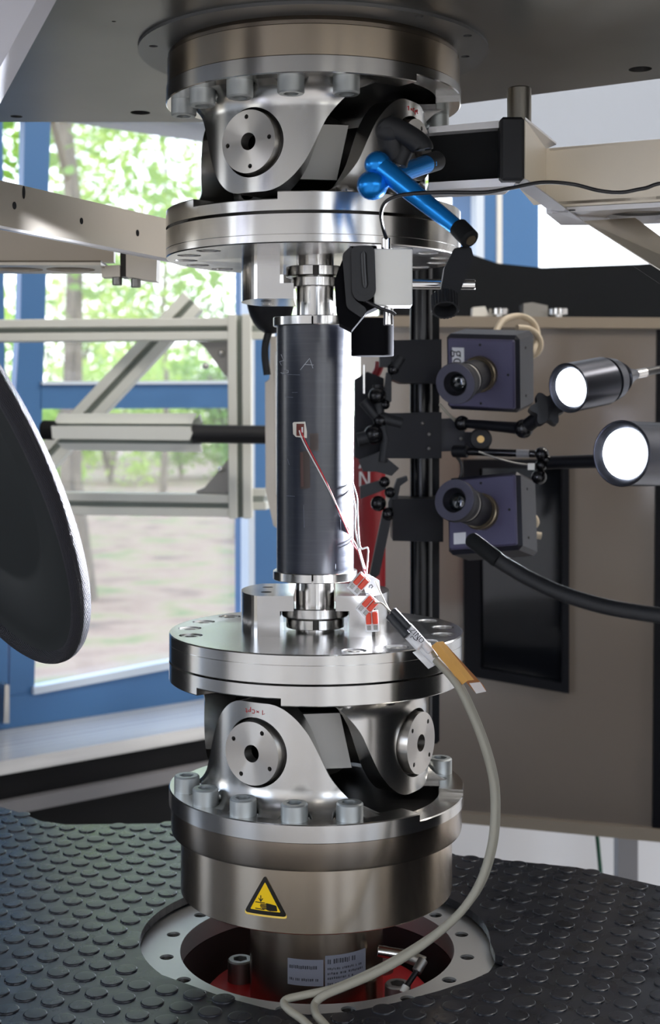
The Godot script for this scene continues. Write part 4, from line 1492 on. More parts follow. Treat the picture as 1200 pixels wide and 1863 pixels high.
	ext(m, [P(955, 217, 1.262), P(1012, 263, 1.388), P(993, 271, 1.385)], Vector3(0, 0.002, 0))
	ext(m, [P(1000, 269, 1.387), P(1500, 222, 1.29), P(1500, 232, 1.30), P(1000, 273, 1.38)], Vector3(0, 0.002, -0.012))
	part("edge_strip", m, mats["bright aluminium"], th)  # bright strip drawn for the highlight along the arm's top edge
	m = M.new()
	ext(m, [P(993, 270, 1.386), P(1500, 228, 1.29), P(1500, 350, 1.29), P(993, 378, 1.386)], Vector3(0.002, 0, -0.012))
	part("arm_face", m, mats["arm aluminium"], th)
	m = M.new()
	var yu := EYE + 371 * 1.386 / F
	var uo := sub_outline([Vector2(P(993, 378, 1.386).x, D - 1.386), Vector2(P(1500, 350, 1.29).x, D - 1.29), Vector2(P(1500, 350, 1.29).x, D - 1.44), Vector2(0.30, D - 1.475), Vector2(0.262, D - 1.475)], 0.015)
	filled(m, uo, [circle2(Vector2(0.334, D - 1.405), 0.036, 32)], yu - 0.005, yu, 0.015)
	part("flange", m, mats["bright aluminium"], th)
	m = M.new()
	filled(m, uo, [], yu + 0.003, yu + 0.006, 0.03)
	part("hole_backing_web", m, mats["brown web"], th)
	for h in [[1040, 383], [1046, 396]]:
		m = M.new()
		var p := PY(h[0], h[1], yu - 0.0052)
		lathe(m, [Vector2(0, 0), Vector2(0.0035, 0), Vector2(0.0035, 0.0006), Vector2(0, 0.0006)], Transform3D(Basis(), p), 14)
		part("screw_hole", m, mats["dark hole"], th)
	m = M.new()
	ext(m, [P(930, 332, 1.262), P(955, 326, 1.262), P(1060, 403, 1.40), P(997, 382, 1.385)], Vector3(0, 0.003, -0.006))
	ext(m, [P(997, 381, 1.385), P(1062, 402, 1.40), P(1310, 560, 1.22), P(1310, 590, 1.22)], Vector3(0, 0.003, -0.012))
	part("diagonal_edge", m, mats["bright aluminium"], th)
	m = M.new()
	ext(m, [P(1062, 402, 1.402), P(1155, 396, 1.42), P(1310, 512, 1.225), P(1310, 560, 1.222)], Vector3(0.002, 0.0, -0.01))
	part("diagonal_face", m, mats["arm aluminium"], th)
	m = M.new()
	cyl(m, P(944, 240, 1.33), P(944, 160, 1.33), 22.0 * 1.33 / F, 28, 0.0012)
	solo("steel_pin", m, mats["raw steel"], "short upright steel pin on top of the bracket arm's black block", "pin")

# ---------------------------------------------------------------- the aluminium frame in front of the window
func profile_bar(th: Node3D, a: Vector3, b: Vector3, w: float, side: Vector3, called := "profile") -> void:
	# a slotted extrusion: two ribs with a groove between them, «side» runs across the ribs
	var x := (b - a).normalized()
	var z := x.cross(side).normalized()
	if z.z < 0: z = -z
	var y := z.cross(x).normalized()
	var bas := Basis(x, y, z)
	var ln := a.distance_to(b)
	var mid := (a + b) / 2.0
	var m := M.new()
	for s in [-1.0, 1.0]: box(m, mid + y * s * w * 0.31, Vector3(ln, w * 0.38, w), 0.0012, bas)
	var o := part(called, m, mats["anodised frame"], th)
	m = M.new()
	box(m, mid - z * w * 0.14, Vector3(ln - 0.001, w * 0.5, w * 0.5), 0.0005, bas)
	part("groove", m, mats["anodised groove shade"], o)
func aluminium_frame() -> void:
	var d := 2.45
	var th := thing("aluminium_frame", "slotted aluminium profile frame standing before the blue window", "frame", P(440, 938, d))
	var w := 40.0 * d / F
	profile_bar(th, P(-260, 605, d), P(417, 599, d), w, Vector3.UP)
	profile_bar(th, P(60, 914, d), P(417, 919, d), w, Vector3.UP)
	profile_bar(th, P(436, 573, d), P(438, 942, d), 42.0 * d / F, Vector3.RIGHT)
	profile_bar(th, P(352, 549, d + 0.06), P(60, 862, d + 0.06), 47.0 * d / F, Vector3(0.7, 0.7, 0))
	profile_bar(th, P(462, 598, d + 0.02), P(484, 598, d + 0.6), w, Vector3.UP)
	profile_bar(th, P(464, 908, d + 0.02), P(488, 905, d + 0.6), w, Vector3.UP)
	for q in [[[360, 621], [416, 620], [416, 687], [408, 682], [372, 632]], [[416, 834], [416, 898], [357, 898], [357, 893], [372, 887]]]:
		var m := M.new()
		pixpoly(m, q, d, 0.02)
		var o := part("corner_bracket", m, mats["dull steel"], th)
		for s in [-1, 1]:
			m = M.new()
			ball(m, P((q[0][0] + q[1][0]) / 2.0 + s * 14, (q[0][1] + q[2][1]) / 2.0 + (s * -12 if q[0][1] < 700 else s * 12), d - 0.004), 0.006, 12)
			part("bolt_head", m, mats["chrome"], o)
	for y in [560, 960]: pass
	# the pusher: an extrusion laid on edge, a black rod and a knob
	var e := 2.3
	th = thing("pusher_rod", "horizontal aluminium profile with a black rod and end knob, level with the tube", "push rod", P(300, 822, e))
	var m := M.new()
	for q in [[[106, 752], [355, 752], [349, 771], [98, 770]], [[93, 775], [344, 776], [350, 788], [344, 801], [95, 798]], [[104, 806], [362, 808], [366, 823], [118, 819]]]:
		pixpoly(m, q, e if q.size() == 5 else e + 0.02, 0.03)
	part("ribs", m, mats["anodised frame"], th)
	m = M.new()
	pixpoly(m, [[102, 764], [352, 766], [362, 754], [366, 768], [356, 788], [366, 806], [358, 814], [110, 812]], e + 0.03, 0.03)
	part("profile_core", m, mats["anodised groove shade"], th)
	m = M.new()
	cyl(m, P(350, 789, e + 0.02), P(484, 791, e + 0.02), 17.0 * e / F, 24)
	part("rod", m, mats["black plastic"], th)
	m = M.new()
	cyl(m, P(74, 782, e + 0.02), P(102, 783, e + 0.02), 18.0 * e / F, 24, 0.004)
	part("knob", m, mats["black rubber"], th)
	m = M.new()
	pixpoly(m, [[491, 612], [503, 612], [504, 700], [505, 962], [497, 956], [483, 892], [482, 696], [490, 690]], 2.0, 0.012)
	th = thing("upright_plate", "narrow grey metal plate standing behind the left edge of the tube", "plate", P(492, 962, 2.0))
	part("plate", m, mats["nickel aluminium"], th)
	m = M.new()
	pixpoly(m, [[500, 640], [504, 640], [506, 900], [502, 900]], 1.99, 0.008)
	part("bright_edge", m, mats["chrome"], th)
	th = thing("black_lamp_head", "round black lamp head hanging behind the upper grip on the left", "lamp head", P(490, 690, 1.75))
	m = M.new()
	ball(m, P(492, 540, 1.75), 44.0 * 1.75 / F, 28, Vector3(1, 1.55, 1))
	part("shade", m, mats["black plastic"], th)
	m = M.new()
	tube(m, spline(line3([[490, 600], [483, 625], [482, 650], [486, 682]], 1.75)), 7.0 * 1.75 / F, 10)
	part("neck", m, mats["black plastic"], th)

# ---------------------------------------------------------------- the enclosure on the right
func enclosure() -> void:
	var th := thing("enclosure_door", "glossy taupe enclosure door with a dark window behind the cameras", "enclosure door", P(930, 1530, 2.2))
	var pl := [[655, 2.34], [1200, 2.17]]
	var dd := func(px: float) -> float: return 1.0 / lerpf(1 / 2.34, 1 / 2.17, (px - 655.0) / 545.0)
	var slab := func(m: M, pix: Array, lift: float, thick: float) -> void:
		var pts := []
		for q in pix: pts.append(P(q[0], q[1], dd.call(float(q[0])) - lift))
		ext(m, pts, Vector3(0, 0, -thick))
	var m := M.new()
	slab.call(m, [[655, 590], [1200, 600], [1200, 1516], [655, 1466]], 0.0, 0.03)
	part("panel", m, mats["taupe panel"], th)
	m = M.new()
	slab.call(m, [[655, 1464], [1206, 1510], [1206, 1533], [655, 1480]], 0.012, 0.045)
	part("trim_strip", m, mats["taupe trim"], th)
	m = M.new()
	slab.call(m, [[655, 574], [1260, 578], [1260, 598], [655, 594]], 0.012, 0.045)
	part("trim_strip", m, mats["taupe trim"], th)
	m = M.new()
	slab.call(m, [[1195, 600], [1260, 602], [1260, 1524], [1187, 1517]], 0.006, 0.04)
	part("edge_strip", m, mats["black satin"], th)
	var fr := [[842, 838], [1035, 836], [1035, 1262], [845, 1228]]
	m = M.new()
	slab.call(m, [[842, 838], [872, 838], [874, 1232], [845, 1228]], 0.014, 0.016)
	slab.call(m, [[1022, 836], [1035, 836], [1035, 1262], [1022, 1260]], 0.014, 0.016)
	slab.call(m, [[842, 836], [1035, 836], [1035, 852], [842, 852]], 0.0142, 0.016)
	slab.call(m, [[845, 1212], [1035, 1245], [1035, 1262], [845, 1229]], 0.0142, 0.016)
	part("window_frame", m, mats["black satin"], th)
	m = M.new()
	slab.call(m, [[868, 848], [1026, 848], [1026, 1250], [868, 1225]], 0.004, 0.004)
	part("window_glass", m, mats["dark glass"], th)
	m = M.new()
	pixpoly(m, [[690, 470], [862, 464], [905, 479], [985, 487], [1150, 481], [1500, 462], [1500, 620], [690, 600]], 2.5, 0.06)
	solo("enclosure_header", m, mats["header black"], "black header beam of the enclosure above the taupe door", "beam")
	m = M.new()
	pixpoly(m, [[859, 583], [860, 559], [882, 557], [888, 571], [904, 577], [904, 584]], 2.28, 0.03)
	solo("latch_bracket", m, mats["white box"], "small white stepped bracket on the taupe door's top edge", "bracket")
	m = M.new()
	pixpoly(m, [[952, 552], [968, 550], [996, 556], [996, 580], [952, 580]], 2.3, 0.05)
	solo("latch_block", m, mats["dull steel"], "small grey block standing on the door's top edge between two knobs", "block")
	for q in [[907, "chrome star knob beside the white bracket on the door's top edge"], [1016, "chrome star knob right of the grey block on the door's top edge"]]:
		var c := P(q[0], 584, 2.27)
		th = thing("star_knob", q[1], "knob", c, "")
		m = M.new()
		cyl(m, c, c + Vector3(0, 0.013, 0), 0.006, 14)
		part("stem", m, mats["chrome"], th)
		m = M.new()
		var o := PackedVector2Array()
		for i in range(48): o.append(Vector2.from_angle(TAU * i / 48) * (0.0145 + 0.0018 * cos(TAU * i / 48 * 8)))
		plate(m, o, [], Transform3D(Basis(), c + Vector3(0, 0.011, 0)), 0.009, false, true)
		part("grip", m, mats["chrome"], th)
	# light wall and a green cord under the door
	m = M.new()
	tube(m, spline(line3([[1084, 1500], [1088, 1545], [1093, 1600], [1096, 1660]], 2.4)), 0.0036, 8)
	solo("green_cord", m, mats["green cord"], "dark green cord hanging below the taupe door", "cord")
	m = M.new()
	pixpoly(m, [[1124, 1490], [1160, 1490], [1160, 1700], [1124, 1700]], 2.6, 0.04)
	solo("support_post", m, mats["grey rail"], "grey upright post under the taupe door at the right", "post")
	m = M.new()
	pixpoly(m, [[700, 1400], [1600, 1400], [1600, 1760], [700, 1760]], 2.9, 0.03)
	solo("white_wall_panel", m, mats["wall paint"], "white wall panel seen under the taupe door", "screen")
	# red gas bottle behind the camera stand
	var c := P(655, 1180, 2.05)
	th = thing("red_bottle", "red cylinder with white capital letters behind the lit edge of the tube", "gas bottle", c)
	m = M.new()
	var r := 46.0 * 2.05 / F
	var h0 := P(655, 830, 2.05).y - c.y
	lathe(m, [Vector2(0, 0), Vector2(r, 0), Vector2(r, h0), Vector2(r * 0.92, h0 + 0.018), Vector2(r * 0.6, h0 + 0.034), Vector2(r * 0.3, h0 + 0.04), Vector2(r * 0.3, h0 + 0.06), Vector2(0, h0 + 0.06)], Transform3D(Basis(), c), 40)
	part("cylinder", m, mats["bottle red"], th)
	for q in [["A", 839], ["N", 872]]:
		var p := on_tube(663, q[1], 0.0005, r, c.x)
		# the bottle's own axis lies behind the column's
		p = P(663, q[1], 2.05 - sqrt(maxf(0.0, r * r - pow((663 - 655) * 2.05 / F, 2.0))))
		letters(q[0], 0.030, 0.001, Transform3D(Basis(Vector3.UP, 0.2), p + Vector3(0, 0, 0.0005)), mats["white paper"], th)
	th = thing("red_lever", "curved red lever above the red bottle", "lever", P(676, 697, 1.9))
	m = M.new()
	tube(m, spline(line3([[690, 658], [688, 672], [679, 686], [667, 693]], 1.9)), 8.0 * 1.9 / F, 12)
	part("lever", m, mats["bottle red"], th)

# ---------------------------------------------------------------- pole, cameras, lamps
const AIM := Vector3(0.0, 0.485, 0.0)
func camera_unit(label: String, px: float, py: float, d: float, roll: float, sticker: bool) -> void:
	var c := P(px, py, d)
	var f := (AIM - c).normalized()
	var rt := Vector3.UP.cross(f).normalized()
	var up := f.cross(rt)
	rt = rt.rotated(f, roll)
	up = up.rotated(f, roll)
	var bas := Basis(rt, up, f)
	var th := thing("machine_camera", label, "camera", c)
	var m := M.new()
	box(m, c - f * 0.034, Vector3(0.096, 0.096, 0.06), 0.005, bas)
	part("housing", m, mats["black anodised"], th)
	m = M.new()
	box(m, c - f * 0.002 , Vector3(0.088, 0.086, 0.006), 0.002, bas)
	var fp := part("front_plate", m, mats["camera housing"], th)
	for q in [[0.0, 0.036], [-0.036, 0.0], [0.0, -0.037], [0.036, 0.0]]:
		m = M.new()
		cyl(m, c + rt * q[0] + up * q[1], c + rt * q[0] + up * q[1] + f * 0.0013, 0.0017, 10)
		part("screw", m, mats["dark hole"], fp)
	var x := Transform3D(Basis(rt, f, rt.cross(f)), c + f * 0.0)
	m = M.new()
	lathe(m, [Vector2(0.0, 0.0), Vector2(0.0225, 0.0), Vector2(0.0225, 0.008), Vector2(0.021, 0.009), Vector2(0.021, 0.014), Vector2(0.0, 0.014)], x, 40)
	part("lens_mount", m, mats["lens brass"], th)
	m = M.new()
	lathe(m, [Vector2(0.0195, 0.014), Vector2(0.0195, 0.03), Vector2(0.021, 0.031), Vector2(0.021, 0.05), Vector2(0.0195, 0.052), Vector2(0.0195, 0.056), Vector2(0.0215, 0.058), Vector2(0.0215, 0.072), Vector2(0.0245, 0.074), Vector2(0.0250, 0.0755), Vector2(0.0250, 0.083), Vector2(0.0244, 0.0838), Vector2(0.0145, 0.0838), Vector2(0.012, 0.076), Vector2(0.0100, 0.072)], x, 48)
	var lb := part("lens_barrel", m, mats["lens black"], th)
	m = M.new()
	lathe(m, [Vector2(0.0246, 0.0832), Vector2(0.0244, 0.0843), Vector2(0.0150, 0.0843), Vector2(0.0142, 0.082)], x, 48)
	part("front_ring", m, mats["lens face"], lb)
	m = M.new()
	lathe(m, [Vector2(0.0202, 0.052), Vector2(0.0206, 0.0535), Vector2(0.0202, 0.055)], x, 40)
	lathe(m, [Vector2(0.0218, 0.068), Vector2(0.0222, 0.0695), Vector2(0.0218, 0.071)], x, 40)
	part("focus_ring", m, mats["dull steel"], lb)
	m = M.new()
	lathe(m, [Vector2(0.0118, 0.0725), Vector2(0.009, 0.0745), Vector2(0.005, 0.0758), Vector2(0.0, 0.0762)], x, 32)
	part("lens_glass", m, mats["lens glass"], th)
	m = M.new()
	var st := c - rt * 0.029 + up * (0.018 if sticker else -0.030) + f * 0.0012
	box(m, st, Vector3(0.016, 0.028 if sticker else 0.014, 0.0006), 0.0001, bas)
	var sk := part("label_sticker", m, mats["white paper"], th, "small white label")
	if sticker:
		letters("go", 0.018, 0.0004, Transform3D(Basis(-up, rt, f), st + f * 0.0004 + up * 0.001), mats["ink"], sk)
	for q in [0.03, -0.03]:
		m = M.new()
		cyl(m, c + rt * 0.048 + up * q - f * 0.03, c + rt * 0.0485 + up * q - f * 0.03, 0.0016, 8)
		part("screw", m, mats["dark hole"], th)

func torch(label: String, px: float, py: float, d: float, r: float, energy: float, aim := AIM) -> void:
	var c := P(px, py, d)
	var f := (aim - c).normalized()
	var th := thing("led_lamp", label, "lamp", c)
	var x := along(c, c + f)
	var m := M.new()
	lathe(m, [Vector2(0.0, -r * 4.3), Vector2(r * 0.2, -r * 4.3), Vector2(r * 0.3, -r * 3.9), Vector2(r * 0.62, -r * 3.3), Vector2(r * 0.56, -r * 3.25), Vector2(r * 0.56, -r * 3.15), Vector2(r * 0.72, -r * 3.1), Vector2(r * 0.66, -r * 3.0), Vector2(r * 0.66, -r * 2.9), Vector2(r * 0.85, -r * 2.8), Vector2(r * 0.95, -r * 2.3), Vector2(r * 0.88, -r * 2.28), Vector2(r * 0.88, -r * 2.12), Vector2(r * 0.99, -r * 2.1), Vector2(r * 0.99, -r * 0.06), Vector2(r, -r * 0.05), Vector2(r, r * 0.0), Vector2(r * 0.97, r * 0.02), Vector2(r * 0.92, r * 0.01), Vector2(r * 0.75, -r * 0.16)], x, 48)
	part("lamp_housing", m, mats["lamp shell"], th)
	m = M.new()
	lathe(m, [Vector2(r * 0.752, -r * 0.155), Vector2(r * 0.5, -r * 0.1), Vector2(0.0, -r * 0.08)], x, 40)
	part("led_face", m, mats["led face"], th, "glowing white lamp face")
	m = M.new()
	cyl(m, c - f * r * 4.3, c - f * r * 4.9, r * 0.2, 16)
	part("plug", m, mats["chrome"], th)
	m = M.new()
	var e := c - f * r * 4.9
	tube(m, spline([e, e - f * 0.03, e - f * 0.09 + Vector3(0.01, -0.004, 0), e - f * 0.2 + Vector3(0.05, -0.04, 0), e - f * 0.3 + Vector3(0.2, -0.3, 0.05), e - f * 0.3 + Vector3(0.25, -1.2, 0.05)]), r * 0.17, 10)
	part("cable", m, mats["cable black"], th)
	var l := SpotLight3D.new()
	l.name = "torch_light"
	l.light_energy = energy
	l.light_color = Color(0.93, 0.95, 1.0)
	l.spot_angle = 27.0
	l.spot_angle_attenuation = 0.6
	l.spot_range = 12.0
	l.spot_attenuation = 2.0
	l.light_size = r * 0.6
	l.shadow_enabled = true
	th.add_child(l, true)
	l.position = f * r * 0.08
	l.basis = Basis.looking_at(f, Vector3.UP)

func camera_rig() -> void:
	var d := 1.76
	var th := thing("camera_pole", "black upright pole carrying the two cameras, with three clamp blocks", "pole", P(766, 1352, d))
	var m := M.new()
	cyl(m, P(766, 440, d + 0.02), P(766, 1345, d + 0.02), 21.0 * d / F, 32)
	part("pole", m, mats["black gloss"], th)
	m = M.new()
	pixpoly(m, [[780, 440], [799, 440], [799, 1348], [794, 1353], [780, 1353]], d + 0.03, 0.02)
	part("side_rail", m, mats["black satin"], th)
	for q in [[[713, 619], [803, 617], [803, 697], [730, 697], [713, 690]], [[690, 752], [803, 750], [803, 834], [700, 834]], [[714, 908], [806, 908], [806, 986], [714, 984]]]:
		m = M.new()
		pixpoly(m, q, d - 0.035, 0.07)
		part("clamp_block", m, mats["black satin"], th)
	m = M.new()
	pixpoly(m, [[795, 762], [845, 760], [845, 786], [888, 786], [890, 818], [795, 822]], d - 0.02, 0.03)
	part("cross_plate", m, mats["black anodised"], th)
	m = M.new()
	cyl(m, P(874, 799, d - 0.02), P(874, 799, d - 0.055), 20.0 * d / F, 28, 0.002)
	var kn := part("hub_knob", m, mats["black plastic"], th)
	m = M.new()
	cyl(m, P(874, 799, d - 0.055), P(874, 799, d - 0.057), 6.5 * d / F, 18)
	part("brass_centre", m, mats["bright brass"], kn)
	for q in [[838, 798], [780, 790], [780, 816], [768, 770]]:
		m = M.new()
		ball(m, P(q[0], q[1], d - 0.036), 0.0022, 10)
		part("screw", m, mats["dull steel"], th)
	# clamps and levers left of the pole, towards the bottle
	th = thing("clamp_arm", "black clamp arms with levers left of the camera pole", "clamp", P(690, 1052, d))
	for q in [[[690, 646], [772, 640], [773, 655], [735, 660], [715, 668], [690, 668]], [[702, 678], [712, 676], [712, 730], [702, 738], [696, 735]], [[695, 935], [712, 938], [708, 962], [690, 1045], [672, 1060], [672, 1048]], [[722, 872], [740, 866], [742, 874], [728, 884], [718, 930], [706, 938], [706, 915]], [[655, 885], [700, 872], [702, 890], [655, 908]], [[652, 838], [690, 822], [726, 852], [712, 866], [684, 858], [660, 858]]]:
		m = M.new()
		pixpoly(m, q, d - 0.03, 0.016)
		part("lever", m, mats["black plastic"], th)
	for q in [[692, 765, 14], [699, 877, 10], [709, 896, 10], [716, 672, 12], [700, 736, 9], [706, 935, 12], [688, 916, 14], [686, 720, 16], [680, 790, 18]]:
		m = M.new()
		ball(m, P(q[0], q[1], d - 0.03), q[2] * d / F, 16)
		part("ball_joint", m, mats["black gloss"], th)
	for q in [[[692, 765], [686, 700], 8], [[692, 765], [702, 800], 9], [[702, 800], [696, 840], 8], [[690, 760], [730, 770], 12], [[660, 730], [690, 765], 9], [[716, 672], [730, 650], 11], [[650, 800], [684, 792], 12]]:
		m = M.new()
		cyl(m, P(q[0][0], q[0][1], d - 0.03), P(q[1][0], q[1][1], d - 0.03), q[2] * d / F, 16)
		part("arm_tube", m, mats["black plastic"], th)
	m = M.new()
	pixpoly(m, [[645, 690], [668, 676], [698, 688], [700, 836], [676, 846], [645, 832]], d + 0.03, 0.05)
	part("body", m, mats["black satin"], th)
	m = M.new()
	cyl(m, P(662, 664, d - 0.04), P(662, 716, d - 0.04), 2.4 * d / F, 10)
	part("spindle", m, mats["chrome"], th)
	# arms to the lamps
	th = thing("lamp_arm", "upper black jointed arm with star knob leading to the upper lamp", "lamp arm", P(950, 797, 1.66))
	m = M.new()
	var a := P(840, 770, 1.7)
	var b := P(952, 780, 1.64)
	cyl(m, a, b, 0.0052, 16, 0.0, 0.0075)
	part("arm_tube", m, mats["black satin"], th)
	for q in [[a, 0.0095], [b, 0.0115]]:
		m = M.new()
		ball(m, q[0], q[1], 20)
		part("ball_joint", m, mats["black gloss"], th)
	m = M.new()
	cyl(m, b, P(988, 752, 1.62), 0.0085, 16)
	cyl(m, P(988, 752, 1.62), P(1040, 730, 1.60), 0.008, 16)
	part("link", m, mats["black satin"], th)
	m = M.new()
	var o := PackedVector2Array()
	for i in range(60): o.append(Vector2.from_angle(TAU * i / 60) * (0.0175 + 0.0035 * cos(TAU * i / 60 * 6)))
	plate(m, o, [], Transform3D(Basis(Vector3.RIGHT, 1.35), P(992, 748, 1.60)), 0.016, false, true)
	part("star_knob", m, mats["black plastic"], th)
	th = thing("lamp_arm", "lower slim black arm with a printed sleeve leading to the brighter lamp", "lamp arm", P(985, 860, 1.66))
	m = M.new()
	cyl(m, P(824, 821, 1.7), P(985, 826, 1.66), 0.0046, 16)
	part("arm_tube", m, mats["black gloss"], th)
	m = M.new()
	cyl(m, P(939, 824.5, 1.668), P(962, 825.3, 1.664), 0.0048, 16)
	part("printed_sleeve", m, mats["grey rail"], th)
	m = M.new()
	cyl(m, P(824, 821, 1.7), P(850, 822, 1.69), 0.0075, 16, 0.001)
	part("collar", m, mats["black satin"], th)
	for q in [[985, 826, 13], [994, 836, 9], [984, 846, 11], [980, 868, 14]]:
		m = M.new()
		ball(m, P(q[0], q[1], 1.655), q[2] * 1.66 / F, 18)
		part("ball_joint", m, mats["black gloss"], th)
	m = M.new()
	cyl(m, P(994, 842, 1.66), P(1120, 838, 1.60), 0.008, 16)
	part("link", m, mats["black satin"], th)
	m = M.new()
	tube(m, spline(line3([[870, 822], [905, 834], [935, 842], [962, 846]], 1.65)), 0.0012, 8)
	var wi := solo("thin_wire", m, mats["dull steel"], "thin bare wire with a small tag under the slim lamp arm", "wire")
	m = M.new()
	pixpoly(m, [[960, 843], [972, 843], [972, 855], [960, 855]], 1.64, 0.003)
	part("tag", m, mats["white box"], wi)
	camera_unit("upper black machine camera tilted down, with a lettered white label", 874, 680, 1.70, -0.05, true)
	camera_unit("lower black machine camera tilted up, with a blank white label", 876, 932, 1.67, 0.12, false)
	m = M.new()
	tube(m, spline(line3([[900, 606, 1.78], [915, 583, 1.8], [942, 575, 1.82], [966, 584, 1.82], [977, 608, 1.82], [968, 640, 1.8], [950, 655, 1.8]], 1.8)), 6.0 * 1.8 / F, 10)
	tube(m, spline(line3([[940, 596, 1.8], [965, 600, 1.81], [981, 618, 1.81], [978, 640, 1.81], [952, 655, 1.81]], 1.8)), 6.0 * 1.8 / F, 10)
	solo("camera_hose", m, mats["hose cream"], "cream coloured cable looping behind the upper camera", "cable")
	m = M.new()
	tube(m, spline(line3([[945, 942], [968, 940], [974, 952], [962, 962], [955, 970], [984, 975]], 1.78)), 6.5 * 1.8 / F, 10)
	solo("camera_hose", m, mats["hose cream"], "short cream coloured cable bent behind the lower camera", "cable")
	m = M.new()
	tube(m, spline(line3([[799, 735], [812, 750], [828, 766]], 1.72)), 2.5 * 1.72 / F, 8)
	solo("camera_hose", m, mats["cable grey"], "thin pale cable below the upper camera's lens", "cable")
	m = M.new()
	tube(m, spline(line3([[826, 826], [838, 842], [838, 866], [824, 884]], 1.72)), 3.0 * 1.72 / F, 8)
	solo("camera_hose", m, mats["cable black"], "black cable bowed above the lower camera's lens", "cable")
	torch("upper black lamp shining left at the tube, its whole barrel visible", 1033, 706, 1.55, 0.0285, LED)
	torch("lower dazzling lamp at the right edge, facing more towards the eye", 1130, 825, 1.5, 0.0365, LED, Vector3(0.03, 0.48, 0.12))

# ---------------------------------------------------------------- nearer things
func foreground() -> void:
	# the black bowl at the left edge
	var d := 1.15
	var c := P(-69.6, 853.7, d)
	var n := Vector3(-0.7496, -0.4025, 0.5254).normalized()
	var x := along(c, c + n)
	var R := 0.1824
	var th := thing("black_bowl", "big shallow black bowl with a braided rim at the left edge", "bowl", c + Vector3(0, -R, 0))
	var m := M.new()
	lathe(m, [Vector2(0, -0.014), Vector2(R * 0.9, -0.012), Vector2(R * 0.965, -0.006), Vector2(R * 0.965, 0.003), Vector2(R * 0.93, 0.001), Vector2(R * 0.86, -0.001), Vector2(R * 0.62, -0.005), Vector2(R * 0.60, -0.0075), Vector2(R * 0.57, -0.008), Vector2(R * 0.2, -0.010), Vector2(0, -0.0105)], x, 128)
	part("dish", m, mats["bowl black"], th)
	m = M.new()
	var pr := []
	for i in range(13):
		var a := lerpf(-PI * 0.62, PI * 0.95, i / 12.0)
		pr.append(Vector2(R * 0.968 + R * 0.032 * cos(a), 0.0085 * sin(a)))
	lathe(m, pr, x, 160)
	for i in range(m.t.size()): m.t[i] = Vector2(m.t[i].x / TAU * 44.0, m.t[i].y * 9.0)
	part("braided_rim", m, mats["braid"], th, "braided black rim")
	m = M.new()
	cyl(m, c - n * 0.02, c - n * 0.02 + Vector3(-0.3, -0.02, -0.1), 0.012, 16)
	part("stem", m, mats["black plastic"], th)
	# gooseneck
	th = thing("gooseneck_microphone", "black gooseneck microphone reaching in from the right edge", "microphone", P(1230, 1130, 0.95))
	m = M.new()
	var e := 0.98
	var a1 := P(859, 983, e + 0.02)
	var b1 := P(908, 1021, e)
	var ax := (b1 - a1).normalized()
	var xf := along(a1, b1)
	var ln := a1.distance_to(b1)
	var r := 0.0058
	var prof := []
	for i in range(7): prof.append(Vector2(r * sin(PI / 2 * i / 6.0), r * 0.7 * (1 - cos(PI / 2 * i / 6.0)) - 0.004))
	prof.append(Vector2(r, ln - 0.003)); prof.append(Vector2(r * 0.86, ln)); prof.append(Vector2(0, ln))
	lathe(m, prof, xf, 28)
	part("capsule", m, mats["black rubber"], th)
	m = M.new()
	var path := spline(line3([[905, 1019, e], [955, 1049, 0.975], [1012, 1076, 0.965], [1075, 1097, 0.955], [1140, 1111, 0.945], [1260, 1126, 0.93], [1560, 1150, 0.92], [2000, 1300, 0.95]], e), 60)
	tube(m, path, func(u): return 0.0055 * (1.0 + 0.045 * sin(u * 190.0 * TAU)), 14)
	part("flexible_neck", m, mats["black plastic"], th)
	# blue jointed arm
	var g := 1.10
	th = thing("blue_arm", "bright blue anodised jointed arm with a black winged clamping knob", "holding arm", P(690, 366, g))
	m = M.new()
	var k0 := P(690, 302, g)
	var k1 := P(838, 420, g - 0.03)
	cyl(m, k0, k1, 0.0092, 28, 0.0, 0.0062)
	ball(m, k0 - (k1 - k0).normalized() * 0.002, 0.0108, 24)
	part("long_tube", m, mats["blue anodised"], th)
	m = M.new()
	ball(m, P(677, 337, g - 0.004), 0.0125, 28, Vector3(1, 0.95, 0.9))
	cyl(m, P(680, 332, g), P(780, 297, g + 0.07), 0.0078, 24)
	part("short_tube", m, mats["blue anodised"], th)
	m = M.new()
	cyl(m, P(772, 299, g + 0.065), P(796, 292, g + 0.085), 0.0085, 24, 0.002)
	part("short_end_cap", m, mats["black plastic"], th)
	m = M.new()
	cyl(m, P(718, 302, g + 0.012), P(708, 240, g + 0.004), 0.0100, 24, 0.003, 0.0108)
	ball(m, P(708, 238, g + 0.002), 0.0116, 24, Vector3(1, 0.95, 1))
	tube(m, spline(line3([[697, 222], [703, 227], [725, 237], [752, 253], [766, 266], [768, 272]], g - 0.001)), func(u): return 0.0088 * (0.35 if u < 0.02 or u > 0.98 else 0.85 if u < 0.15 or u > 0.93 else 1.0), 18)
	tube(m, spline(line3([[735, 250], [734, 270], [726, 286], [722, 300]], g + 0.008)), 0.0085, 14)
	part("winged_knob", m, mats["black plastic"], th)
	m = M.new()
	var q0 := P(832, 412, g - 0.028)
	var q1 := P(856, 437, g - 0.04)
	cyl(m, q0, q1, 0.0078, 28, 0.0016)
	part("long_end_cap", m, mats["black rubber"], th)
	m = M.new()
	cyl(m, q1, q1 + (q1 - q0).normalized() * 0.0006, 0.0042, 18)
	part("cap_screw", m, mats["lens brass"], th)
	m = M.new()
	pixpoly(m, [[826, 452], [850, 446], [857, 452], [861, 466], [836, 532], [828, 546], [797, 546], [803, 520], [808, 488]], g - 0.03, 0.014)
	part("clamp", m, mats["black satin"], th)
	m = M.new()
	var o := PackedVector2Array()
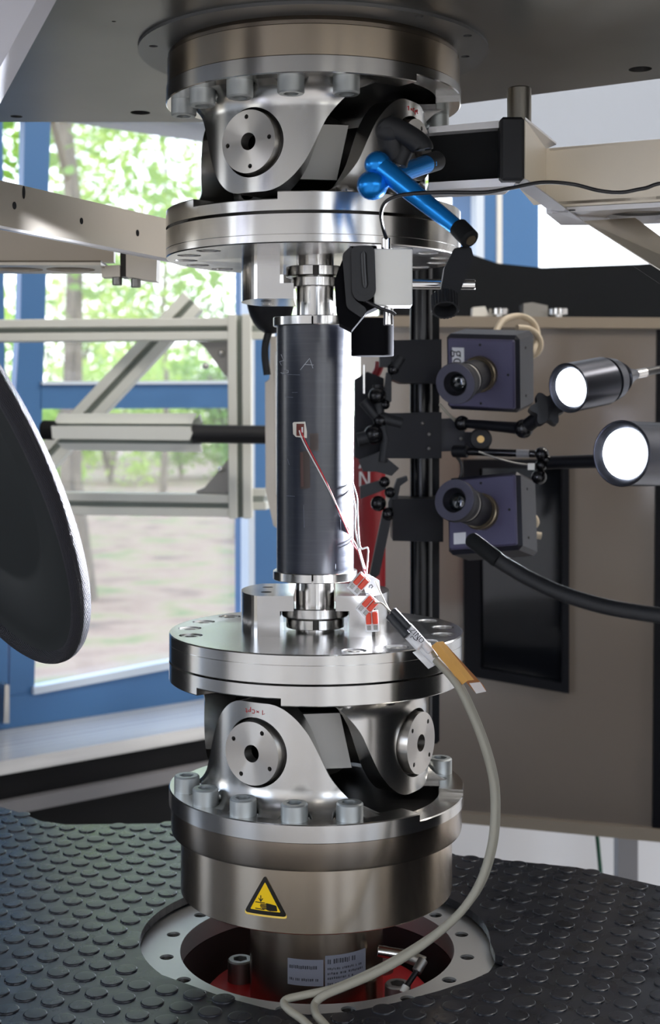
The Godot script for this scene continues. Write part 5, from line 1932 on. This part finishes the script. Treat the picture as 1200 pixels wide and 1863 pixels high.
	for i in range(96): o.append(Vector2.from_angle(TAU * i / 96) * (0.0106 + 0.0004 * cos(TAU * i / 96 * 24)))
	var kb := Basis(Vector3.RIGHT, PI * 0.80)
	var kc := P(808, 541, g - 0.03)
	plate(m, o, [circle2(Vector2.ZERO, 0.0088, 32)], Transform3D(kb, kc), 0.013, false, false)
	lathe(m, [Vector2(0.0089, 0.002), Vector2(0, 0.002)], Transform3D(kb, kc), 24)
	part("knurled_knob", m, mats["black plastic"], th)
	# white sensor box and its rod
	var h := 1.09
	th = thing("sensor_box", "small white box on a steel rod clamped below the blue arm", "sensor box", P(715, 556, h))
	m = M.new()
	var bc := P(715, 504, h) + Vector3(0, 0, -0.016)
	box(m, bc, Vector3(70 * h / F, 103 * h / F, 0.032), 0.0006)
	part("box", m, mats["white box"], th)
	m = M.new()
	cyl(m, P(748, 517, h + 0.008), P(864, 518, h + 0.008), 9.5 * h / F, 24, 0.0005)
	part("rod", m, mats["chrome"], th)
	for q in [[702, 433, 455], [706, 556, 592]]:
		m = M.new()
		cyl(m, P(q[0], q[1], h + 0.012), P(q[0], q[2], h + 0.012), 9.0 * h / F, 20, 0.0006)
		part("connector", m, mats["chrome"], th)
	# black camera light beside it
	th = thing("black_light_housing", "rounded black rubber housing with a clear window left of the white box", "lamp housing", P(650, 602, h))
	m = M.new()
	pixpoly(m, [[609, 508], [618, 484], [628, 460], [637, 448], [684, 447], [690, 470], [690, 556], [668, 566], [640, 600], [618, 588], [612, 560]], h + 0.004, 0.045)
	part("body", m, mats["soft black"], th)
	m = M.new()
	var ring := rounded([[638, 447], [681, 446], [684, 538], [660, 552], [640, 540]], 14.0)
	pixpoly(m, ring, h - 0.004, 0.008)
	part("bezel", m, mats["black gloss"], th)
	m = M.new()
	var fl := []
	for q in rounded([[622, 462], [640, 446], [644, 545], [668, 562], [660, 580], [630, 560]], 8.0): fl.append(q)
	pixpoly(m, fl, h + 0.001, 0.006)
	part("gasket", m, mats["black gloss"], th)
	m = M.new()
	pixpoly(m, rounded([[646, 453], [676, 452], [678, 530], [660, 540], [648, 530]], 10.0), h - 0.0045, 0.001)
	part("window", m, mats["black gloss"], th)
	m = M.new()
	tube(m, line3([[661, 458], [661, 462], [662, 490], [664, 518], [664, 524]], h - 0.005), func(u): return 6.0 * h / F * (0.5 if u < 0.05 or u > 0.95 else 1.0), 14)
	part("bulb_tube", m, mats["black gloss"], th)
	m = M.new()
	tube(m, spline(line3([[660, 545], [690, 560], [712, 568], [719, 573]], h - 0.002)), 3.2 * h / F, 8)
	part("lead", m, mats["cable black"], th)
	m = M.new()
	var lc := P(677, 648, 1.26)
	lathe(m, [Vector2(0, 0), Vector2(0.0190, 0), Vector2(0.0196, 0.0008), Vector2(0.0196, 0.034), Vector2(0, 0.034)], Transform3D(Basis(), lc), 36)
	solo("black_canister", m, mats["soft black"], "squat black cylinder below the black light housing beside the tube", "cylinder")

func wiring() -> void:
	var m := M.new()
	tube(m, spline(line3([[703, 436, 1.1], [696, 412, 1.09], [693, 387, 1.07], [703, 366, 1.06], [735, 354, 1.055], [800, 350, 1.055], [880, 350, 1.06], [930, 342, 1.07], [985, 332, 1.08], [1040, 335, 1.09], [1090, 347, 1.09], [1130, 350, 1.09], [1170, 343, 1.09], [1240, 333, 1.09], [1500, 360, 1.1], [1900, 520, 1.15]], 1.1), 10), 3.6 * 1.08 / F, 10)
	solo("sensor_cable", m, mats["cable black"], "thin black cable from the white box's top across to the right edge", "cable")
	# the pale measuring cables
	var main := [[792, 1200, 1.18], [830, 1244, 1.165], [858, 1300, 1.155], [881, 1360, 1.15], [896, 1420, 1.15], [899, 1480, 1.145], [893, 1540, 1.14], [874, 1602, 1.135], [842, 1654, 1.13], [796, 1698, 1.13], [738, 1740, 1.13], [680, 1772, 1.13], [625, 1796, 1.13], [588, 1812, 1.13], [572, 1828, 1.128], [575, 1846, 1.112], [592, 1866, 1.10], [620, 1900, 1.07]]
	m = M.new()
	tube(m, spline(line3(main, 1.15), 8), 0.0034, 12)
	solo("measuring_cable", m, mats["cable grey"], "pale grey cable arching down right of the column, inner of the two", "cable")
	var other := []
	for q in main.slice(0, 12): other.append([q[0] + (4 if q[1] < 1700 else -1), q[1] - (1 if q[1] < 1650 else 5), q[2] + 0.006])
	other.append_array([[610, 1797, 1.136], [555, 1810, 1.134], [524, 1817, 1.13], [516, 1825, 1.126], [526, 1838, 1.116], [552, 1857, 1.104], [585, 1890, 1.08]])
	m = M.new()
	tube(m, spline(line3(other, 1.15), 8), 0.0032, 12)
	solo("measuring_cable", m, mats["cable grey"], "pale grey cable whose looped end bends furthest left on the mat", "cable")
	var th := thing("cable_splice", "black and white sleeves joining thin wires to the pale cables", "cable sleeve", P(793, 1205, 1.18))
	for q in [[[707, 1119], [741, 1157], "heat shrink", 8.0, "black_sleeve"], [[714, 1110], [744, 1142], "heat shrink", 7.0, "black_sleeve"], [[738, 1150], [764, 1178], "white paper", 9.0, "marker_sleeve"], [[741, 1138], [784, 1186], "white paper", 7.5, "marker_sleeve"], [[763, 1172], [795, 1206], "white paper", 8.5, "white_sleeve"], [[776, 1172], [792, 1198], "cable grey", 6.5, "cable_end"]]:
		m = M.new()
		cyl(m, P(q[0][0], q[0][1], 1.19), P(q[1][0], q[1][1], 1.182), q[3] * 1.18 / F, 16, 0.0008)
		part(q[4], m, mats[q[2]], th)
	var dirv := (P(784, 1186, 1.18) - P(741, 1138, 1.18)).normalized()
	letters("• ZINO", 0.0052, 0.0003, Transform3D(Basis(dirv, Vector3(0, 0, 1).cross(dirv), Vector3(0, 0, 1)), P(756, 1153, 1.1775)), mats["ink"], th)
	m = M.new()
	tube(m, line3([[746, 1160], [750, 1157], [753, 1163], [757, 1165], [760, 1162]], 1.1775), 0.0004, 5)
	part("pen_squiggle", m, mats["ink"], th)
	# tape and tags
	th = thing("orange_tape", "folded orange and brown tape flag stuck on the pale cable", "tape", P(835, 1260, 1.17))
	m = M.new()
	var tp := []
	for q in [[784, 1176, 1.17], [794, 1168, 1.163], [806, 1167, 1.168]]: tp.append(P(q[0], q[1], q[2]))
	var sh := P(842, 1246, 1.165) - P(786, 1176, 1.17)
	for i in range(2): ext(m, [tp[i], tp[i + 1], tp[i + 1] + sh, tp[i] + sh], Vector3(0, 0, -0.0006))
	part("orange_fold", m, mats["tape orange"], th)
	m = M.new()
	ext(m, line3([[806, 1167, 1.168], [880, 1248, 1.172], [884, 1257, 1.172], [864, 1260, 1.166], [848, 1242, 1.163]], 1.17), Vector3(0, 0, -0.0006))
	part("brown_fold", m, mats["tape brown"], th)
	m = M.new()
	ext(m, line3([[853, 1243, 1.162], [873, 1241, 1.165], [884, 1258, 1.17], [866, 1262, 1.165]], 1.17), Vector3(0, 0, -0.0004))
	part("clear_end", m, mats["clear film"], th)
	m = M.new()
	ext(m, line3([[750, 1187], [764, 1180], [800, 1206], [779, 1217]], 1.186), Vector3(0, 0, -0.0003))
	solo("clear_tag", m, mats["clear film"], "clear plastic flag under the white sleeve of the cable splice", "tag")
	# lever connectors
	var cons := [[652, 1062, -0.75, "clear wire connector with two orange levers, highest of the three by the tube's foot"], [668, 1102, -0.75, "clear wire connector with orange levers, middle one on the right grip jaw"], [676, 1130, 0.05, "clear wire connector with orange levers, lowest one, hanging upright on the jaw"]]
	for q in cons:
		var c := P(q[0], q[1], 1.225)
		var bs := Basis(Vector3(0, 0, 1), q[2]) * Basis(Vector3(1, 0, 0), -0.15)
		th = thing("wire_connector", q[3], "wire connector", c, "")
		m = M.new()
		box(m, c, Vector3(0.0125, 0.019, 0.006), 0.0008, bs)
		part("clear_body", m, mats["white paper"], th)
		for s in [-1, 1]:
			m = M.new()
			box(m, c + bs * Vector3(s * 0.0029, 0.0025, 0.0038), Vector3(0.0046, 0.0105, 0.003), 0.0006, bs)
			part("orange_lever", m, mats["connector orange"], th)
			m = M.new()
			box(m, c + bs * Vector3(s * 0.0029, -0.0058, 0.0032), Vector3(0.0034, 0.004, 0.0008), 0.0002, bs)
			part("port", m, mats["dull steel"], th)
	m = M.new()
	ext(m, line3([[669, 1044, 1.235], [690, 1056, 1.24], [692, 1082, 1.24], [668, 1088, 1.236], [660, 1066, 1.23]], 1.24), Vector3(0, 0, -0.0004))
	var tg := solo("paper_tag", m, mats["white paper"], "white paper tag with pen marks between the upper two connectors", "tag")
	m = M.new()
	tube(m, line3([[671, 1069, 1.234], [672, 1065, 1.234], [676, 1064, 1.234], [678, 1067, 1.234], [675, 1070, 1.234]], 1.234), 0.0004, 5)
	tube(m, line3([[661, 1080, 1.233], [675, 1080, 1.234]], 1.234), 0.0003, 5)
	part("pen_mark", m, mats["ink"], tg)
	# thin gauge wires
	var run := func(pix: Array) -> Array:
		var o := []
		for q in pix: o.append(on_tube(q[0], q[1], 0.0009) if q.size() == 2 else P(q[0], q[1], q[2]))
		return spline(o, 6)
	m = M.new()
	tube(m, run.call([[546, 781], [552, 796], [566, 824], [584, 858], [602, 896], [617, 932], [630, 962], [639, 985], [649, 1002, 1.26], [660, 1030, 1.245], [664, 1048, 1.235]]), 0.00065, 7)
	solo("red_gauge_wire", m, mats["wire red"], "thin red wire slanting down the tube from the white gauge", "wire")
	m = M.new()
	tube(m, run.call([[544, 783], [549, 798], [562, 824], [580, 857], [600, 895], [618, 932], [632, 958], [640, 978], [651, 1000, 1.26], [662, 1040, 1.24]]), 0.00065, 7)
	solo("white_gauge_wire", m, mats["wire white"], "thin white wire twisted beside the red one down the tube", "wire")
	m = M.new()
	tube(m, spline(line3([[641, 878, 1.30], [649, 905, 1.285], [650, 935, 1.275], [653, 985, 1.265], [657, 998, 1.26], [668, 997, 1.255], [669, 1012, 1.25], [666, 1046, 1.24]], 1.27)), 0.0008, 8)
	solo("white_gauge_wire", m, mats["wire white"], "thin white wire with a sharp kink, right of the tube's lower end", "wire")
	m = M.new()
	tube(m, spline(line3([[640, 890, 1.30], [646, 925, 1.285], [646, 965, 1.27], [655, 1005, 1.26], [664, 1035, 1.245]], 1.27)), 0.0008, 8)
	solo("white_gauge_wire", m, mats["wire white"], "thin white wire running close along the tube's lit edge", "wire")
	m = M.new()
	tube(m, spline(line3([[683, 1058, 1.235], [695, 1085, 1.225], [706, 1107, 1.2], [712, 1114, 1.19]], 1.2)), 0.0007, 7)
	tube(m, spline(line3([[680, 1098, 1.222], [693, 1097, 1.21], [703, 1106, 1.2], [711, 1116, 1.19]], 1.2)), 0.0007, 7)
	solo("splice_wire", m, mats["cable grey"], "thin grey wires between the connectors and the black sleeves", "wire")
	# plug at the shaft
	th = thing("shaft_plug", "angled metal plug with a short black lead beside the shaft in the pit", "plug", P(735, 1806, 1.24))
	m = M.new()
	cyl(m, P(686, 1730, 1.27), P(736, 1738, 1.27), 0.0052, 20, 0.0005)
	part("socket", m, mats["chrome"], th)
	m = M.new()
	cyl(m, P(736, 1738, 1.27), P(772, 1752, 1.265), 0.0058, 20, 0.0005)
	cyl(m, P(770, 1746, 1.262), P(757, 1768, 1.255), 0.0046, 20, 0.0005)
	part("elbow", m, mats["dull steel"], th)
	m = M.new()
	cyl(m, P(757, 1768, 1.255), P(738, 1796, 1.245), 0.0026, 14)
	part("lead", m, mats["cable black"], th)
	m = M.new()
	cyl(m, P(739, 1794, 1.245), P(733, 1806, 1.242), 0.0036, 14)
	part("ferrule", m, mats["white box"], th)
